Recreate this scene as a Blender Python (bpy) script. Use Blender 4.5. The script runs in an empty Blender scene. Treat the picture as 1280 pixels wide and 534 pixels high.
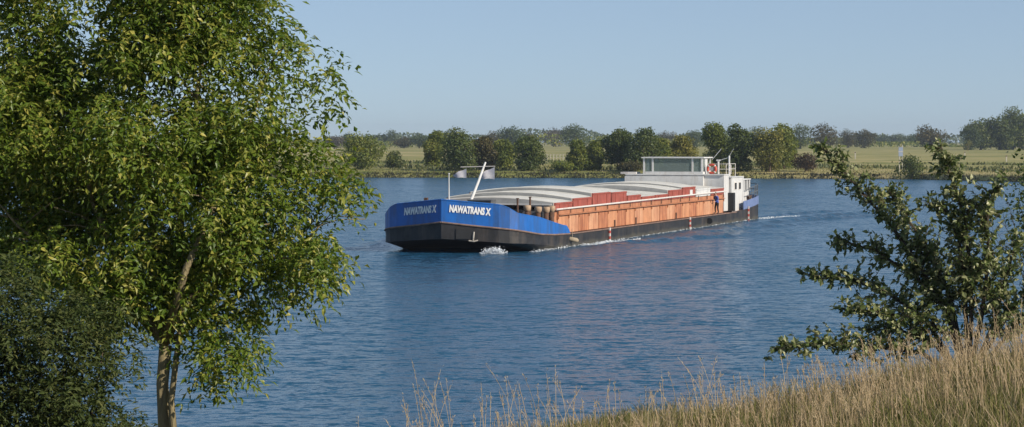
import bpy, math, random
import numpy as np
from mathutils import Vector, Matrix, Euler
R = math.radians
random.seed(7)
rng = np.random.default_rng(7)
scene = bpy.context.scene
C = scene.collection

# ------------------------------------------------------------------ camera
F, CX, HY, CAMZ = 3000.0, 640.0, 177.0, 7.0     # focal length in photo pixels, horizon row, eye height
cam_d = bpy.data.cameras.new('camera')
cam = bpy.data.objects.new('camera', cam_d); C.objects.link(cam)
cam_d.sensor_width = 36.0
cam_d.lens = 36.0 * F / 1280.0
cam_d.shift_y = -(267.0 - HY) / 1280.0
cam_d.clip_start = 0.5
cam_d.clip_end = 20000
cam.location = (0, 0, CAMZ)
cam.rotation_euler = (R(90), 0, 0)
scene.camera = cam

# ------------------------------------------------------------------ sky, sun, exposure
SUN_AZ, SUN_EL = R(123), R(27)                   # clockwise from +Y (view direction)
world = bpy.data.worlds.new('World'); scene.world = world
world.use_nodes = True
wn = world.node_tree.nodes; wl = world.node_tree.links
sky = wn.new('ShaderNodeTexSky'); sky.sky_type = 'NISHITA'; sky.sun_disc = False
sky.sun_elevation = SUN_EL; sky.sun_rotation = SUN_AZ
sky.altitude = 0; sky.air_density = 0.55; sky.dust_density = 0.1; sky.ozone_density = 3.4
hs = wn.new('ShaderNodeHueSaturation'); hs.inputs['Saturation'].default_value = 0.86
wl.new(sky.outputs['Color'], hs.inputs['Color']); 
hz_mix = wn.new('ShaderNodeMix'); hz_mix.data_type = 'RGBA'; hz_mix.inputs['Factor'].default_value = 0.45    # thin even high haze over the whole sky
wl.new(hs.outputs['Color'], hz_mix.inputs[6]); hz_mix.inputs[7].default_value = (3.5, 4.75, 6.2, 1)
wl.new(hz_mix.outputs[2], wn['Background'].inputs['Color'])
wn['Background'].inputs['Strength'].default_value = 0.09
sun_d = bpy.data.lights.new('sun', 'SUN'); sun_d.energy = 5.0; sun_d.angle = R(0.5); sun_d.color = (1.0, 0.90, 0.76)
sun = bpy.data.objects.new('sun', sun_d); C.objects.link(sun)
S = Vector((math.sin(SUN_AZ) * math.cos(SUN_EL), math.cos(SUN_AZ) * math.cos(SUN_EL), math.sin(SUN_EL)))
sun.rotation_euler = S.to_track_quat('Z', 'Y').to_euler(); sun.location = S * 60
scene.view_settings.view_transform = 'Standard'
scene.view_settings.look = 'None'
scene.view_settings.gamma = 1.0
scene.view_settings.use_curve_mapping = False
scene.view_settings.exposure = 0.15
scene.cycles.volume_bounces = 0
scene.cycles.max_bounces = 8

def px2w(px, py, d):
    return Vector(((px - CX) / F * d, d, CAMZ - (py - HY) / F * d))

# ------------------------------------------------------------------ materials
MATS = {}
def mat(name, col, rough=0.6, metal=0.0, var=0.15, scale=3.0, streak=None, bump=0.0, col2=None, spec=0.5, stretch=(1, 1, 1), ramp=(0.35, 0.65)):
    """painted / weathered surface: two noise-mixed colours, optional vertical streaks of a third colour, fine relief"""
    if name in MATS: return MATS[name]
    m = bpy.data.materials.new(name); m.use_nodes = True
    n = m.node_tree.nodes; l = m.node_tree.links
    p = n['Principled BSDF']; p.inputs['Roughness'].default_value = rough; p.inputs['Metallic'].default_value = metal
    p.inputs['Specular IOR Level'].default_value = spec
    tc = n.new('ShaderNodeTexCoord')
    mp = n.new('ShaderNodeMapping'); mp.inputs['Scale'].default_value = stretch
    l.new(tc.outputs['Object'], mp.inputs['Vector'])
    nz = n.new('ShaderNodeTexNoise'); nz.inputs['Scale'].default_value = scale; nz.inputs['Detail'].default_value = 6; nz.inputs['Roughness'].default_value = 0.65
    l.new(mp.outputs['Vector'], nz.inputs['Vector'])
    rp = n.new('ShaderNodeValToRGB')
    c2 = col2 if col2 else tuple(min(1, c * (1 + var)) for c in col)
    c1 = col if col2 else tuple(c * (1 - var) for c in col)
    rp.color_ramp.elements[0].position = ramp[0]; rp.color_ramp.elements[1].position = ramp[1]
    rp.color_ramp.elements[0].color = (*c1, 1); rp.color_ramp.elements[1].color = (*c2, 1)
    l.new(nz.outputs['Fac'], rp.inputs['Fac'])
    out = rp.outputs['Color']
    if streak:
        sc, ssc, lo, hi, mx = streak
        mp2 = n.new('ShaderNodeMapping'); mp2.inputs['Scale'].default_value = ssc
        l.new(tc.outputs['Object'], mp2.inputs['Vector'])
        n2 = n.new('ShaderNodeTexNoise'); n2.inputs['Scale'].default_value = 1.0; n2.inputs['Detail'].default_value = 5; n2.inputs['Roughness'].default_value = 0.7
        l.new(mp2.outputs['Vector'], n2.inputs['Vector'])
        r2 = n.new('ShaderNodeMapRange'); r2.inputs['From Min'].default_value = lo; r2.inputs['From Max'].default_value = hi; r2.inputs['To Max'].default_value = mx
        l.new(n2.outputs['Fac'], r2.inputs['Value'])
        mx_ = n.new('ShaderNodeMix'); mx_.data_type = 'RGBA'
        l.new(r2.outputs['Result'], mx_.inputs['Factor']); l.new(out, mx_.inputs[6]); mx_.inputs[7].default_value = (*sc, 1)
        out = mx_.outputs[2]
    l.new(out, p.inputs['Base Color'])
    if bump:
        b = n.new('ShaderNodeBump'); b.inputs['Strength'].default_value = bump; b.inputs['Distance'].default_value = 0.05
        l.new(nz.outputs['Fac'], b.inputs['Height']); l.new(b.outputs['Normal'], p.inputs['Normal'])
    MATS[name] = m
    return m

def leaf_mat(name, c1, c2, c3, rough=0.5, trans=0.35, spec=0.35):
    """leaf: three colours picked by the per-leaf 'tint' attribute, light shining through"""
    if name in MATS: return MATS[name]
    m = bpy.data.materials.new(name); m.use_nodes = True
    n = m.node_tree.nodes; l = m.node_tree.links
    p = n['Principled BSDF']; p.inputs['Roughness'].default_value = rough; p.inputs['Specular IOR Level'].default_value = spec
    at = n.new('ShaderNodeAttribute'); at.attribute_name = 'tint'
    rp = n.new('ShaderNodeValToRGB')
    rp.color_ramp.elements[0].color = (*c1, 1); rp.color_ramp.elements[1].color = (*c3, 1)
    e = rp.color_ramp.elements.new(0.55); e.color = (*c2, 1)
    l.new(at.outputs['Fac'], rp.inputs['Fac']); l.new(rp.outputs['Color'], p.inputs['Base Color'])
    t = n.new('ShaderNodeBsdfTranslucent'); l.new(rp.outputs['Color'], t.inputs['Color'])
    mx = n.new('ShaderNodeMixShader'); mx.inputs[0].default_value = trans
    l.new(p.outputs[0], mx.inputs[1]); l.new(t.outputs[0], mx.inputs[2])
    l.new(mx.outputs[0], n['Material Output'].inputs['Surface'])
    MATS[name] = m
    return m

# ------------------------------------------------------------------ mesh helpers
def np_mesh(name, V, Fc, material, tint=None, smooth=False):
    """V (n,3), Fc (m,k) -> mesh"""
    V = np.asarray(V, np.float32); Fc = np.asarray(Fc, np.int32)
    me = bpy.data.meshes.new(name)
    k = Fc.shape[1]; m = len(Fc)
    me.vertices.add(len(V)); me.vertices.foreach_set('co', V.ravel())
    me.loops.add(m * k); me.loops.foreach_set('vertex_index', Fc.ravel())
    me.polygons.add(m); me.polygons.foreach_set('loop_start', np.arange(0, m * k, k, dtype=np.int32))
    if tint is not None:
        a = me.attributes.new('tint', 'FLOAT', 'POINT'); a.data.foreach_set('value', np.asarray(tint, np.float32))
    me.update(calc_edges=True)
    me.polygons.foreach_set('use_smooth', np.full(m, smooth))
    if material: me.materials.append(material)
    return me

class MB:
    """collects shapes into one mesh object"""
    def __init__(s): s.v = []; s.f = []; s.m = []; s.mats = []; s.cur = 0
    def use(s, m):
        if m not in s.mats: s.mats.append(m)
        s.cur = s.mats.index(m); return s
    def add(s, vs, fs):
        o = len(s.v); s.v += [tuple(v) for v in vs]
        for f in fs: s.f.append(tuple(i + o for i in f)); s.m.append(s.cur)
    def box(s, c, d, rot=None, taper=1.0):
        x, y, z = d[0] / 2, d[1] / 2, d[2] / 2
        vs = [Vector((sx * x * (taper if sz > 0 else 1), sy * y * (taper if sz > 0 else 1), sz * z)) for sz in (-1, 1) for sx, sy in ((-1, -1), (1, -1), (1, 1), (-1, 1))]
        if rot: e = Euler(rot).to_matrix(); vs = [e @ v for v in vs]
        s.add([v + Vector(c) for v in vs], [(3, 2, 1, 0), (4, 5, 6, 7), (0, 1, 5, 4), (1, 2, 6, 5), (2, 3, 7, 6), (3, 0, 4, 7)])
        return s
    def tube(s, pts, rad, n=6, cap=True):
        pts = [Vector(p) for p in pts]
        if not hasattr(rad, '__len__'): rad = [rad] * len(pts)
        rings = []
        up = None
        for i, p in enumerate(pts):
            d = (pts[min(i + 1, len(pts) - 1)] - pts[max(i - 1, 0)]).normalized()
            a = d.orthogonal().normalized() if up is None else (up - d * up.dot(d)).normalized()
            up = a; b = d.cross(a)
            rings.append([p + (a * math.cos(t) + b * math.sin(t)) * rad[i] for t in [2 * math.pi * k / n for k in range(n)]])
        fs = []
        for i in range(len(pts) - 1):
            for k in range(n): fs.append((i * n + k, i * n + (k + 1) % n, (i + 1) * n + (k + 1) % n, (i + 1) * n + k))
        if cap: fs += [tuple(reversed(range(n))), tuple(range((len(pts) - 1) * n, len(pts) * n))]
        s.add([v for r in rings for v in r], fs)
        return s
    def lathe(s, prof, c, n=10):
        """prof [(r,z)] bottom to top round a vertical axis"""
        vs = [(c[0] + r * math.cos(2 * math.pi * k / n), c[1] + r * math.sin(2 * math.pi * k / n), c[2] + z) for r, z in prof for k in range(n)]
        fs = [(i * n + k, i * n + (k + 1) % n, (i + 1) * n + (k + 1) % n, (i + 1) * n + k) for i in range(len(prof) - 1) for k in range(n)]
        fs += [tuple(reversed(range(n))), tuple(range((len(prof) - 1) * n, len(prof) * n))]
        s.add(vs, fs); return s
    def torus(s, c, R1, r, ax='y', n=20, m=8):
        vs = []
        for i in range(n):
            t = 2 * math.pi * i / n
            for j in range(m):
                u = 2 * math.pi * j / m
                rr = R1 + r * math.cos(u)
                q = (rr * math.cos(t), r * math.sin(u), rr * math.sin(t))
                vs.append((c[0] + q[0], c[1] + q[1], c[2] + q[2]))
        base = len(s.v); s.v += vs
        for i in range(n):
            for j in range(m):
                s.f.append(tuple(base + x for x in (i * m + j, i * m + (j + 1) % m, ((i + 1) % n) * m + (j + 1) % m, ((i + 1) % n) * m + j)))
                s.m.append(s.cur)
        return s
    def build(s, name, parent=None, smooth=False, loc=None, bevel=0):
        me = bpy.data.meshes.new(name); me.from_pydata(s.v, [], s.f)
        for m in s.mats: me.materials.append(m)
        me.polygons.foreach_set('material_index', s.m)
        me.polygons.foreach_set('use_smooth', [smooth] * len(s.f))
        me.update()
        return link(name, me, parent, loc)

def link(name, me, parent=None, loc=None):
    o = bpy.data.objects.new(name, me); C.objects.link(o)
    if parent is not None: o.parent = parent
    if loc is not None: o.location = loc
    return o

def tag(o, label=None, cat=None, group=None, kind=None):
    if label: o['label'] = label
    if cat: o['category'] = cat
    if group: o['group'] = group
    if kind: o['kind'] = kind
    return o

def thing(name, label, cat, loc=(0, 0, 0), rz=0.0, group=None):
    o = bpy.data.objects.new(name, None); C.objects.link(o)
    o.location = loc; o.rotation_euler = (0, 0, rz); o.empty_display_size = 0.3
    return tag(o, label, cat, group)

# ================================================================== SETTING
# ---- far bank terrain
BX = [-3000, -300, -25, 54, 73, 88, 110, 300, 3000]
BD = [520, 480, 467, 452, 446, 416, 396, 380, 360]
def bank_d(x): return np.interp(x, BX, BD) + np.sin(np.asarray(x) * 0.31) * 0.5 + np.sin(np.asarray(x) * 0.11 + 1) * 1.0 + np.sin(np.asarray(x) * 0.83) * 0.25
TT = [-6, 0, 1.2, 3, 20, 150, 700, 1500, 5200]
TZ = [-1.2, 0.0, 0.7, 1.15, 1.5, 2.2, 3.4, 4.0, 4.3]
def far_z(x, d): return np.interp(d - bank_d(x), TT, TZ)
def field_material():
    m = bpy.data.materials.new('meadow'); m.use_nodes = True
    n = m.node_tree.nodes; l = m.node_tree.links; p = n['Principled BSDF']
    p.inputs['Roughness'].default_value = 0.9; p.inputs['Specular IOR Level'].default_value = 0.1
    tc = n.new('ShaderNodeTexCoord')
    def noise(sc, detail=4):
        mp = n.new('ShaderNodeMapping'); mp.inputs['Scale'].default_value = sc; l.new(tc.outputs['Object'], mp.inputs['Vector'])
        z = n.new('ShaderNodeTexNoise'); z.inputs['Scale'].default_value = 1; z.inputs['Detail'].default_value = detail; z.inputs['Roughness'].default_value = 0.6
        l.new(mp.outputs['Vector'], z.inputs['Vector']); return z
    a = noise((0.007, 0.035, 0.05)); b = noise((0.12, 0.05, 0.3), 6)
    r1 = n.new('ShaderNodeValToRGB'); e = r1.color_ramp.elements
    e[0].position = 0.36; e[0].color = (0.15, 0.17, 0.045, 1); e[1].position = 0.62; e[1].color = (0.42, 0.345, 0.165, 1)
    q = e.new(0.5); q.color = (0.28, 0.26, 0.10, 1)
    ad = n.new('ShaderNodeMath'); ad.operation = 'MULTIPLY_ADD'; ad.inputs[1].default_value = 0.30; 
    l.new(b.outputs['Fac'], ad.inputs[0])
    sb = n.new('ShaderNodeMath'); sb.operation = 'SUBTRACT'; sb.inputs[1].default_value = 0.15
    l.new(a.outputs['Fac'], sb.inputs[0]); l.new(sb.outputs[0], ad.inputs[2])
    l.new(ad.outputs[0], r1.inputs['Fac']); l.new(r1.outputs['Color'], p.inputs['Base Color'])
    return m
xs = np.concatenate([np.linspace(-3000, -260, 20), np.linspace(-250, 260, 171), np.linspace(280, 3000, 20)])
ts = np.array([-6, 0, .6, 1.2, 2, 3, 6, 12, 20, 35, 60, 100, 150, 250, 400, 700, 1100, 1500, 2500, 4700.])
V = []
for t in ts:
    d = bank_d(xs) + t
    z = np.interp(t, TT, TZ) + (rng.normal(0, 0.07, len(xs)) if 1 < t < 200 else 0)
    V.append(np.stack([xs, d, np.full(len(xs), 0.0) + z], 1))
V = np.concatenate(V); nx = len(xs)
I = np.arange(len(ts) - 1)[:, None] * nx + np.arange(nx - 1)[None, :]
Fq = np.stack([I, I + 1, I + 1 + nx, I + nx], -1).reshape(-1, 4)
far = link('far_meadow', np_mesh('far_meadow', V, Fq, field_material(), smooth=True)); tag(far, kind='structure')

# ---- near bank (the dyke the photographer stands on)
def near_z(x, y):
    x = np.asarray(x, float); y = np.asarray(y, float)
    top = np.clip(2.44 + 0.158 * np.clip(x, -9, 14), 1.2, 5.2) - 0.13 * np.exp(-((x - 3.9) / 1.6) ** 2) + 0.03 * np.clip(x - 5, 0, 8) + 0.056 * (36 - y)
    top = np.minimum(top, 5.45)
    fall = np.clip(y - 36.5, 0, None)
    return top - 0.42 * fall ** 1.02 + 0.05 * np.sin(x * 1.9 + y) + 0.04 * np.sin(x * 3.1 - y * 1.7)
m_soil = mat('bank_turf', (0.10, 0.09, 0.035), 0.95, var=0.3, scale=1.3, col2=(0.17, 0.13, 0.06), spec=0.1, bump=0.5)
xs = np.concatenate([np.linspace(-400, -22, 14), np.linspace(-20, 24, 111), np.linspace(26, 400, 14)])
ys = np.concatenate([np.linspace(-90, 10, 12), np.linspace(12, 50, 96)])
X, Y = np.meshgrid(xs, ys)
Z = np.maximum(near_z(X, Y), -1.2)
V = np.stack([X, Y, Z], -1).reshape(-1, 3); nx = len(xs)
I = np.arange(len(ys) - 1)[:, None] * nx + np.arange(nx - 1)[None, :]
Fq = np.stack([I, I + 1, I + 1 + nx, I + nx], -1).reshape(-1, 4)
near = link('near_bank', np_mesh('near_bank', V, Fq, m_soil, smooth=True)); tag(near, kind='structure')

# ---- river
def water_material():
    m = bpy.data.materials.new('river_water'); m.use_nodes = True
    n = m.node_tree.nodes; l = m.node_tree.links; p = n['Principled BSDF']
    p.inputs['Base Color'].default_value = (0.014, 0.076, 0.150, 1)
    p.inputs['Roughness'].default_value = 0.19; p.inputs['IOR'].default_value = 1.333
    tc = n.new('ShaderNodeTexCoord')
    def wave(scale, stretch, rot, detail, rough, dist=0.0):
        mp = n.new('ShaderNodeMapping'); mp.inputs['Scale'].default_value = stretch; mp.inputs['Rotation'].default_value = (0, 0, R(rot))
        l.new(tc.outputs['Object'], mp.inputs['Vector'])
        z = n.new('ShaderNodeTexNoise'); z.inputs['Scale'].default_value = scale; z.inputs['Detail'].default_value = detail; z.inputs['Roughness'].default_value = rough
        z.inputs['Distortion'].default_value = dist
        l.new(mp.outputs['Vector'], z.inputs['Vector']); return z.outputs['Fac']
    def vec(scale, stretch, rot, detail, rough, amp):
        """ripple slopes: two noise channels as the x and y tilt of the surface"""
        mp = n.new('ShaderNodeMapping'); mp.inputs['Scale'].default_value = stretch; mp.inputs['Rotation'].default_value = (0, 0, R(rot))
        l.new(tc.outputs['Object'], mp.inputs['Vector'])
        z = n.new('ShaderNodeTexNoise'); z.inputs['Scale'].default_value = scale; z.inputs['Detail'].default_value = detail; z.inputs['Roughness'].default_value = rough
        l.new(mp.outputs['Vector'], z.inputs['Vector'])
        sb = n.new('ShaderNodeVectorMath'); sb.operation = 'SUBTRACT'; sb.inputs[1].default_value = (.5, .5, .5); l.new(z.outputs['Color'], sb.inputs[0])
        ml = n.new('ShaderNodeVectorMath'); ml.operation = 'MULTIPLY'; ml.inputs[1].default_value = (amp * .6, amp, 0); l.new(sb.outputs[0], ml.inputs[0])
        return ml.outputs[0]
    v1 = vec(0.8, (0.4, 1.0, 1), 8, 2, 0.5, 0.40)
    v2 = vec(2.2, (0.5, 1.0, 1), -12, 3, 0.65, 2.8)
    v3 = vec(7.0, (0.6, 1.0, 1), 15, 2, 0.6, 2.4)
    g = wave(0.03, (0.5, 1.7, 1), 5, 3, 0.5)             # gust patches
    mr = n.new('ShaderNodeMapRange'); mr.inputs['From Min'].default_value = 0.35; mr.inputs['From Max'].default_value = 0.65; mr.inputs['To Min'].default_value = 0.65; mr.inputs['To Max'].default_value = 1.25
    l.new(g, mr.inputs['Value'])
    ad = n.new('ShaderNodeVectorMath'); ad.operation = 'ADD'; l.new(v1, ad.inputs[0]); l.new(v2, ad.inputs[1])
    ad0 = ad; ad = n.new('ShaderNodeVectorMath'); ad.operation = 'ADD'; l.new(ad0.outputs[0], ad.inputs[0]); l.new(v3, ad.inputs[1])
    sc_ = n.new('ShaderNodeVectorMath'); sc_.operation = 'SCALE'; l.new(ad.outputs[0], sc_.inputs[0]); l.new(mr.outputs['Result'], sc_.inputs['Scale'])
    a2 = n.new('ShaderNodeVectorMath'); a2.operation = 'ADD'; a2.inputs[1].default_value = (0, 0, 1); l.new(sc_.outputs[0], a2.inputs[0])
    nm = n.new('ShaderNodeVectorMath'); nm.operation = 'NORMALIZE'; l.new(a2.outputs[0], nm.inputs[0])
    l.new(nm.outputs[0], p.inputs['Normal'])
    return m
xs = np.array([-3000, -400, 0, 400, 3000.]); ys = np.array([38, 120, 250, 400, 560.])
X, Y = np.meshgrid(xs, ys); V = np.stack([X, Y, X * 0], -1).reshape(-1, 3)
I = np.arange(4)[:, None] * 5 + np.arange(4)[None, :]
Fq = np.stack([I, I + 1, I + 6, I + 5], -1).reshape(-1, 4)
riv = link('river', np_mesh('river', V, Fq, water_material())); tag(riv, kind='structure')

# ================================================================== FOLIAGE BUILDERS
def rand_unit(n):
    v = rng.normal(size=(n, 3)); return v / np.linalg.norm(v, axis=1, keepdims=True)

def blob_points(blobs, n, shell=0.55):
    """points in a union of ellipsoids, most of them towards the surface"""
    bl = np.array(blobs, float); vol = np.prod(bl[:, 3:6], axis=1) ** (2 / 3)
    k = rng.choice(len(bl), n, p=vol / vol.sum())
    u = rand_unit(n); r = shell + (1 - shell) * rng.random(n) ** 0.7
    r = np.where(rng.random(n) < 0.18, rng.random(n) ** 0.5 * 0.8, r)
    return bl[k, :3] + u * r[:, None] * bl[k, 3:6], u, k

def cards(P, N, size, tint, aspect=0.7):
    """one folded four-cornered leaf clump per point, facing roughly along N"""
    n = len(P)
    t = rand_unit(n); a = np.cross(N, t); a /= np.linalg.norm(a, axis=1, keepdims=True) + 1e-9; b = np.cross(N, a)
    s = size * (0.6 + 0.8 * rng.random(n))[:, None]
    V = np.stack([P - a * s * 0.5, P - b * s * 0.5 * aspect + N * s * 0.15, P + a * s * 0.5 - N * s * 0.1, P + b * s * 0.5 * aspect + N * s * 0.12], 1).reshape(-1, 3)
    I = np.arange(n)[:, None] * 4
    Fq = np.concatenate([I + [0, 1, 2], I + [0, 2, 3]], 0)
    return V, Fq, np.repeat(tint, 4)

FM = {
 'dark':   leaf_mat('foliage_dark', (0.042, 0.070, 0.016), (0.092, 0.125, 0.025), (0.190, 0.205, 0.042)),
 'mid':    leaf_mat('foliage_mid', (0.075, 0.112, 0.019), (0.170, 0.205, 0.033), (0.330, 0.305, 0.062)),
 'yellow': leaf_mat('foliage_yellow', (0.095, 0.115, 0.020), (0.210, 0.205, 0.038), (0.350, 0.300, 0.070)),
 'brown':  leaf_mat('foliage_brown', (0.046, 0.052, 0.018), (0.095, 0.090, 0.030), (0.165, 0.120, 0.045)),
 'red':    leaf_mat('foliage_red',   (0.044, 0.031, 0.016), (0.077, 0.050, 0.024), (0.116, 0.077, 0.035)),
 'grey':   leaf_mat('foliage_grey',  (0.060, 0.060, 0.045), (0.120, 0.108, 0.078), (0.180, 0.155, 0.115)),
 'blue':   leaf_mat('foliage_blue', (0.045, 0.078, 0.030), (0.085, 0.120, 0.044), (0.150, 0.175, 0.065)),
}
m_bark = mat('bark', (0.10, 0.075, 0.05), 0.9, var=0.35, scale=9, stretch=(1, 1, 0.25), bump=0.6, spec=0.2)

def far_tree(name, label, px, w, ytop, ybase, d, kind, n=1500, cat='tree', group=None, card=None, low=0.08, loose=0.0):
    base = px2w(px, ybase, d); zg = float(far_z(base.x, d))
    base.z = zg - 0.05
    H = (CAMZ - (ytop - HY) / F * d) - zg; W = w * 1.16 / F * d
    t = thing(name, label, cat, base, 0, group)
    # lobes round a main body, each tree its own
    blobs = [(W * rng.normal(0, .04), 0, H * (0.5 + low * .3), W * .36, W * .36, H * (.42 - low * .25))]
    nl = 8 + int(rng.integers(0, 5))
    for i in range(nl):
        a = rng.random() * 6.28; hz = low + (0.98 - low) * (i + rng.random() * .8) / nl
        rad = W * .5 * math.sqrt(max(0.05, 1 - (2 * hz - .85) ** 2 * .85)) * (0.45 + .5 * rng.random()) * min(1, .55 + hz * 1.1)
        s = W * (0.13 + 0.20 * rng.random())
        zc = min(hz * H, H - s * .75)
        blobs.append((math.cos(a) * rad * .75, math.sin(a) * rad * .75, max(zc, s * .8), s * 1.1, s * 1.1, min(s, H * .25)))
    P, U, k = blob_points(blobs, n, 0.6)
    P[:, 2] = np.maximum(P[:, 2], 0.12)
    P += rng.normal(0, W * (0.02 + loose), P.shape) * [1, 1, .8]
    N = U * .5 + rand_unit(n) * .7 + [0, 0, .35]; N /= np.linalg.norm(N, axis=1, keepdims=True)
    bt = rng.random(len(blobs)) * .45
    tint = np.clip(bt[k] + rng.random(n) * .55, 0, 1)
    V, Fq, tt = cards(P, N, (card or W * .085), tint)
    link('crown', np_mesh('crown', V, Fq, FM[kind], tt), t)
    m = MB().use(m_bark)
    m.tube([(0, 0, -.2), (W * .01, 0, H * .25), (-W * .02, .05, H * .62)], [W * .030 + .05, W * .022 + .03, W * .008 + .02], 6)
    for i in range(4):
        a = rng.random() * 6.28; h0 = H * (.18 + .09 * i)
        m.tube([(0, 0, h0), (math.cos(a) * W * .16, math.sin(a) * W * .16, h0 + H * .16), (math.cos(a) * W * .30, math.sin(a) * W * .30, h0 + H * .26)], [W * .014 + .02, W * .009 + .015, .012], 5)
    m.build('trunk', t)
    return t

def leaves(P, D, Nn, L, Wd, tint, fold=0.25, droop=0.15):
    """pointed leaves with a folded midrib: base P, direction D, normal Nn; 5 verts, 4 tris each"""
    n = len(P)
    D = D / np.linalg.norm(D, axis=1, keepdims=True)
    B = np.cross(D, Nn); B /= np.linalg.norm(B, axis=1, keepdims=True) + 1e-9
    Nn = np.cross(B, D)
    L = L[:, None]; Wd = Wd[:, None]
    mid = P + D * L * .45
    V = np.stack([P, mid - B * Wd * .5 + Nn * Wd * fold, mid, mid + B * Wd * .5 + Nn * Wd * fold, P + D * L - Nn * L * droop], 1).reshape(-1, 3)
    I = np.arange(n)[:, None] * 5
    Fq = np.concatenate([I + [0, 2, 1], I + [0, 3, 2], I + [1, 2, 4], I + [2, 3, 4]], 0)
    return V, Fq, np.repeat(tint, 5)

def leaf_parts(parent, P, D, Nn, L, Wd, material, count, broad=False):
    """the leaves that show largest, each an object of its own sharing one mesh"""
    if broad:
        v = [(0, 0, 0), (-.36, .22, .06), (-.5, .5, .10), (-.3, .82, .05), (0, 1, -.08), (.3, .82, .05), (.5, .5, .10), (.36, .22, .06), (0, .5, 0)]
        f = [(0, 8, 1), (1, 8, 2), (2, 8, 3), (3, 8, 4), (4, 8, 5), (5, 8, 6), (6, 8, 7), (7, 8, 0)]
    else:
        v = [(0, 0, 0), (-.34, .2, .07), (-.5, .45, .12), (-.28, .75, .06), (0, 1, -.12), (.28, .75, .06), (.5, .45, .12), (.34, .2, .07), (0, .45, 0)]
        f = [(0, 8, 1), (1, 8, 2), (2, 8, 3), (3, 8, 4), (4, 8, 5), (5, 8, 6), (6, 8, 7), (7, 8, 0)]
    protos = []
    for q in (.35, .7, 1.0):
        me = np_mesh('leaf', np.array(v, float), np.array(f), material, [q] * len(v)); protos.append(me)
    for i in range(count):
        d = Vector(D[i]).normalized(); b = d.cross(Vector(Nn[i])).normalized(); nn = b.cross(d)
        o = link('leaf', protos[int(rng.integers(0, 3))], parent)
        M = Matrix((( b.x * Wd[i], d.x * L[i], nn.x * Wd[i], P[i][0]), (b.y * Wd[i], d.y * L[i], nn.y * Wd[i], P[i][1]), (b.z * Wd[i], d.z * L[i], nn.z * Wd[i], P[i][2]), (0, 0, 0, 1)))
        o.matrix_local = M

# ================================================================== BARGE
TH = R(17.7)
SX, SY = -4.43, 150.0
m_blue = mat('blue_paint', (0.012, 0.120, 0.43), 0.42, var=0.10, scale=1.2, streak=((0.03, 0.07, 0.17), (1.8, 1.8, .3), .44, .66, .75))
m_black = mat('black_hull', (0.017, 0.017, 0.019), 0.6, var=0.5, scale=1.5, streak=((0.085, 0.066, 0.052), (1.3, 1.3, .22), .48, .74, .8))
m_orange = mat('primer_orange', (0.52, 0.245, 0.125), 0.65, var=0.14, scale=1.1, streak=((0.24, 0.055, 0.022), (3.2, 3.2, .30), .50, .70, .8))
_n = m_black.node_tree.nodes; _l = m_black.node_tree.links          # waterline scum and scraped rust on the black plating
_b = _n['Principled BSDF']; _src = _b.inputs['Base Color'].links[0].from_socket
_tc = _n.new('ShaderNodeTexCoord'); _sx = _n.new('ShaderNodeSeparateXYZ'); _l.new(_tc.outputs['Object'], _sx.inputs[0])
_nz = _n.new('ShaderNodeTexNoise'); _nz.inputs['Scale'].default_value = .8; _nz.inputs['Detail'].default_value = 6; _l.new(_tc.outputs['Object'], _nz.inputs['Vector'])
_ad = _n.new('ShaderNodeMath'); _ad.operation = 'MULTIPLY_ADD'; _ad.inputs[1].default_value = -.7; _l.new(_nz.outputs['Fac'], _ad.inputs[0]); _l.new(_sx.outputs['Z'], _ad.inputs[2])
_mr = _n.new('ShaderNodeMapRange'); _mr.inputs['From Min'].default_value = -.02; _mr.inputs['From Max'].default_value = -.22; _mr.inputs['To Max'].default_value = .7; _l.new(_ad.outputs[0], _mr.inputs['Value'])
_mx = _n.new('ShaderNodeMix'); _mx.data_type = 'RGBA'; _l.new(_mr.outputs['Result'], _mx.inputs['Factor']); _l.new(_src, _mx.inputs[6]); _mx.inputs[7].default_value = (.075, .068, .048, 1)
_l.new(_mx.outputs[2], _b.inputs['Base Color'])
m_oranges = [m_orange, mat('primer_orange_pale', (0.56, 0.30, 0.17), 0.65, var=0.14, scale=1.1, streak=((0.30, 0.08, 0.035), (3.2, 3.2, .30), .46, .66, .8)), mat('primer_orange_deep', (0.46, 0.195, 0.095), 0.65, var=0.18, scale=1.1, streak=((0.20, 0.05, 0.022), (3.2, 3.2, .30), .44, .64, .85))]
m_orange2 = mat('primer_orange_dark', (0.42, 0.18, 0.09), 0.7, var=0.16, scale=1.4, streak=((0.18, 0.05, 0.025), (2.2, 2.2, .3), .52, .72, .7))
m_red = mat('red_oxide', (0.30, 0.072, 0.050), 0.7, var=0.2, scale=1.3, streak=((0.20, 0.045, 0.03), (2.4, 2.4, .4), .52, .74, .6))
m_cover = mat('cover_paint', (0.68, 0.66, 0.61), 0.6, var=0.10, scale=.7, streak=((0.44, 0.42, 0.38), (.35, 2.0, 1.), .52, .75, .6))
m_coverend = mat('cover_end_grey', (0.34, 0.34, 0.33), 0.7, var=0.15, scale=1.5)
m_white = mat('white_paint', (0.61, 0.61, 0.60), 0.45, var=0.08, scale=1.5, streak=((0.36, 0.29, 0.22), (2.5, 2.5, .4), .52, .74, .6))
m_rail = mat('rail_paint', (0.66, 0.62, 0.58), 0.5, var=0.08, scale=2, streak=((0.42, 0.25, 0.18), (1.2, 1.2, 1.2), .55, .7, .5))
m_deck = mat('deck_paint', (0.16, 0.085, 0.065), 0.8, var=0.25, scale=1.2)
m_grey = mat('grey_gear', (0.10, 0.105, 0.11), 0.6, var=0.2, scale=3)
m_dark = mat('dark_void', (0.012, 0.013, 0.015), 0.7, var=0.2)
m_tan = mat('bollard_tan', (0.36, 0.25, 0.16), 0.7, var=0.2, scale=5)
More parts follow.
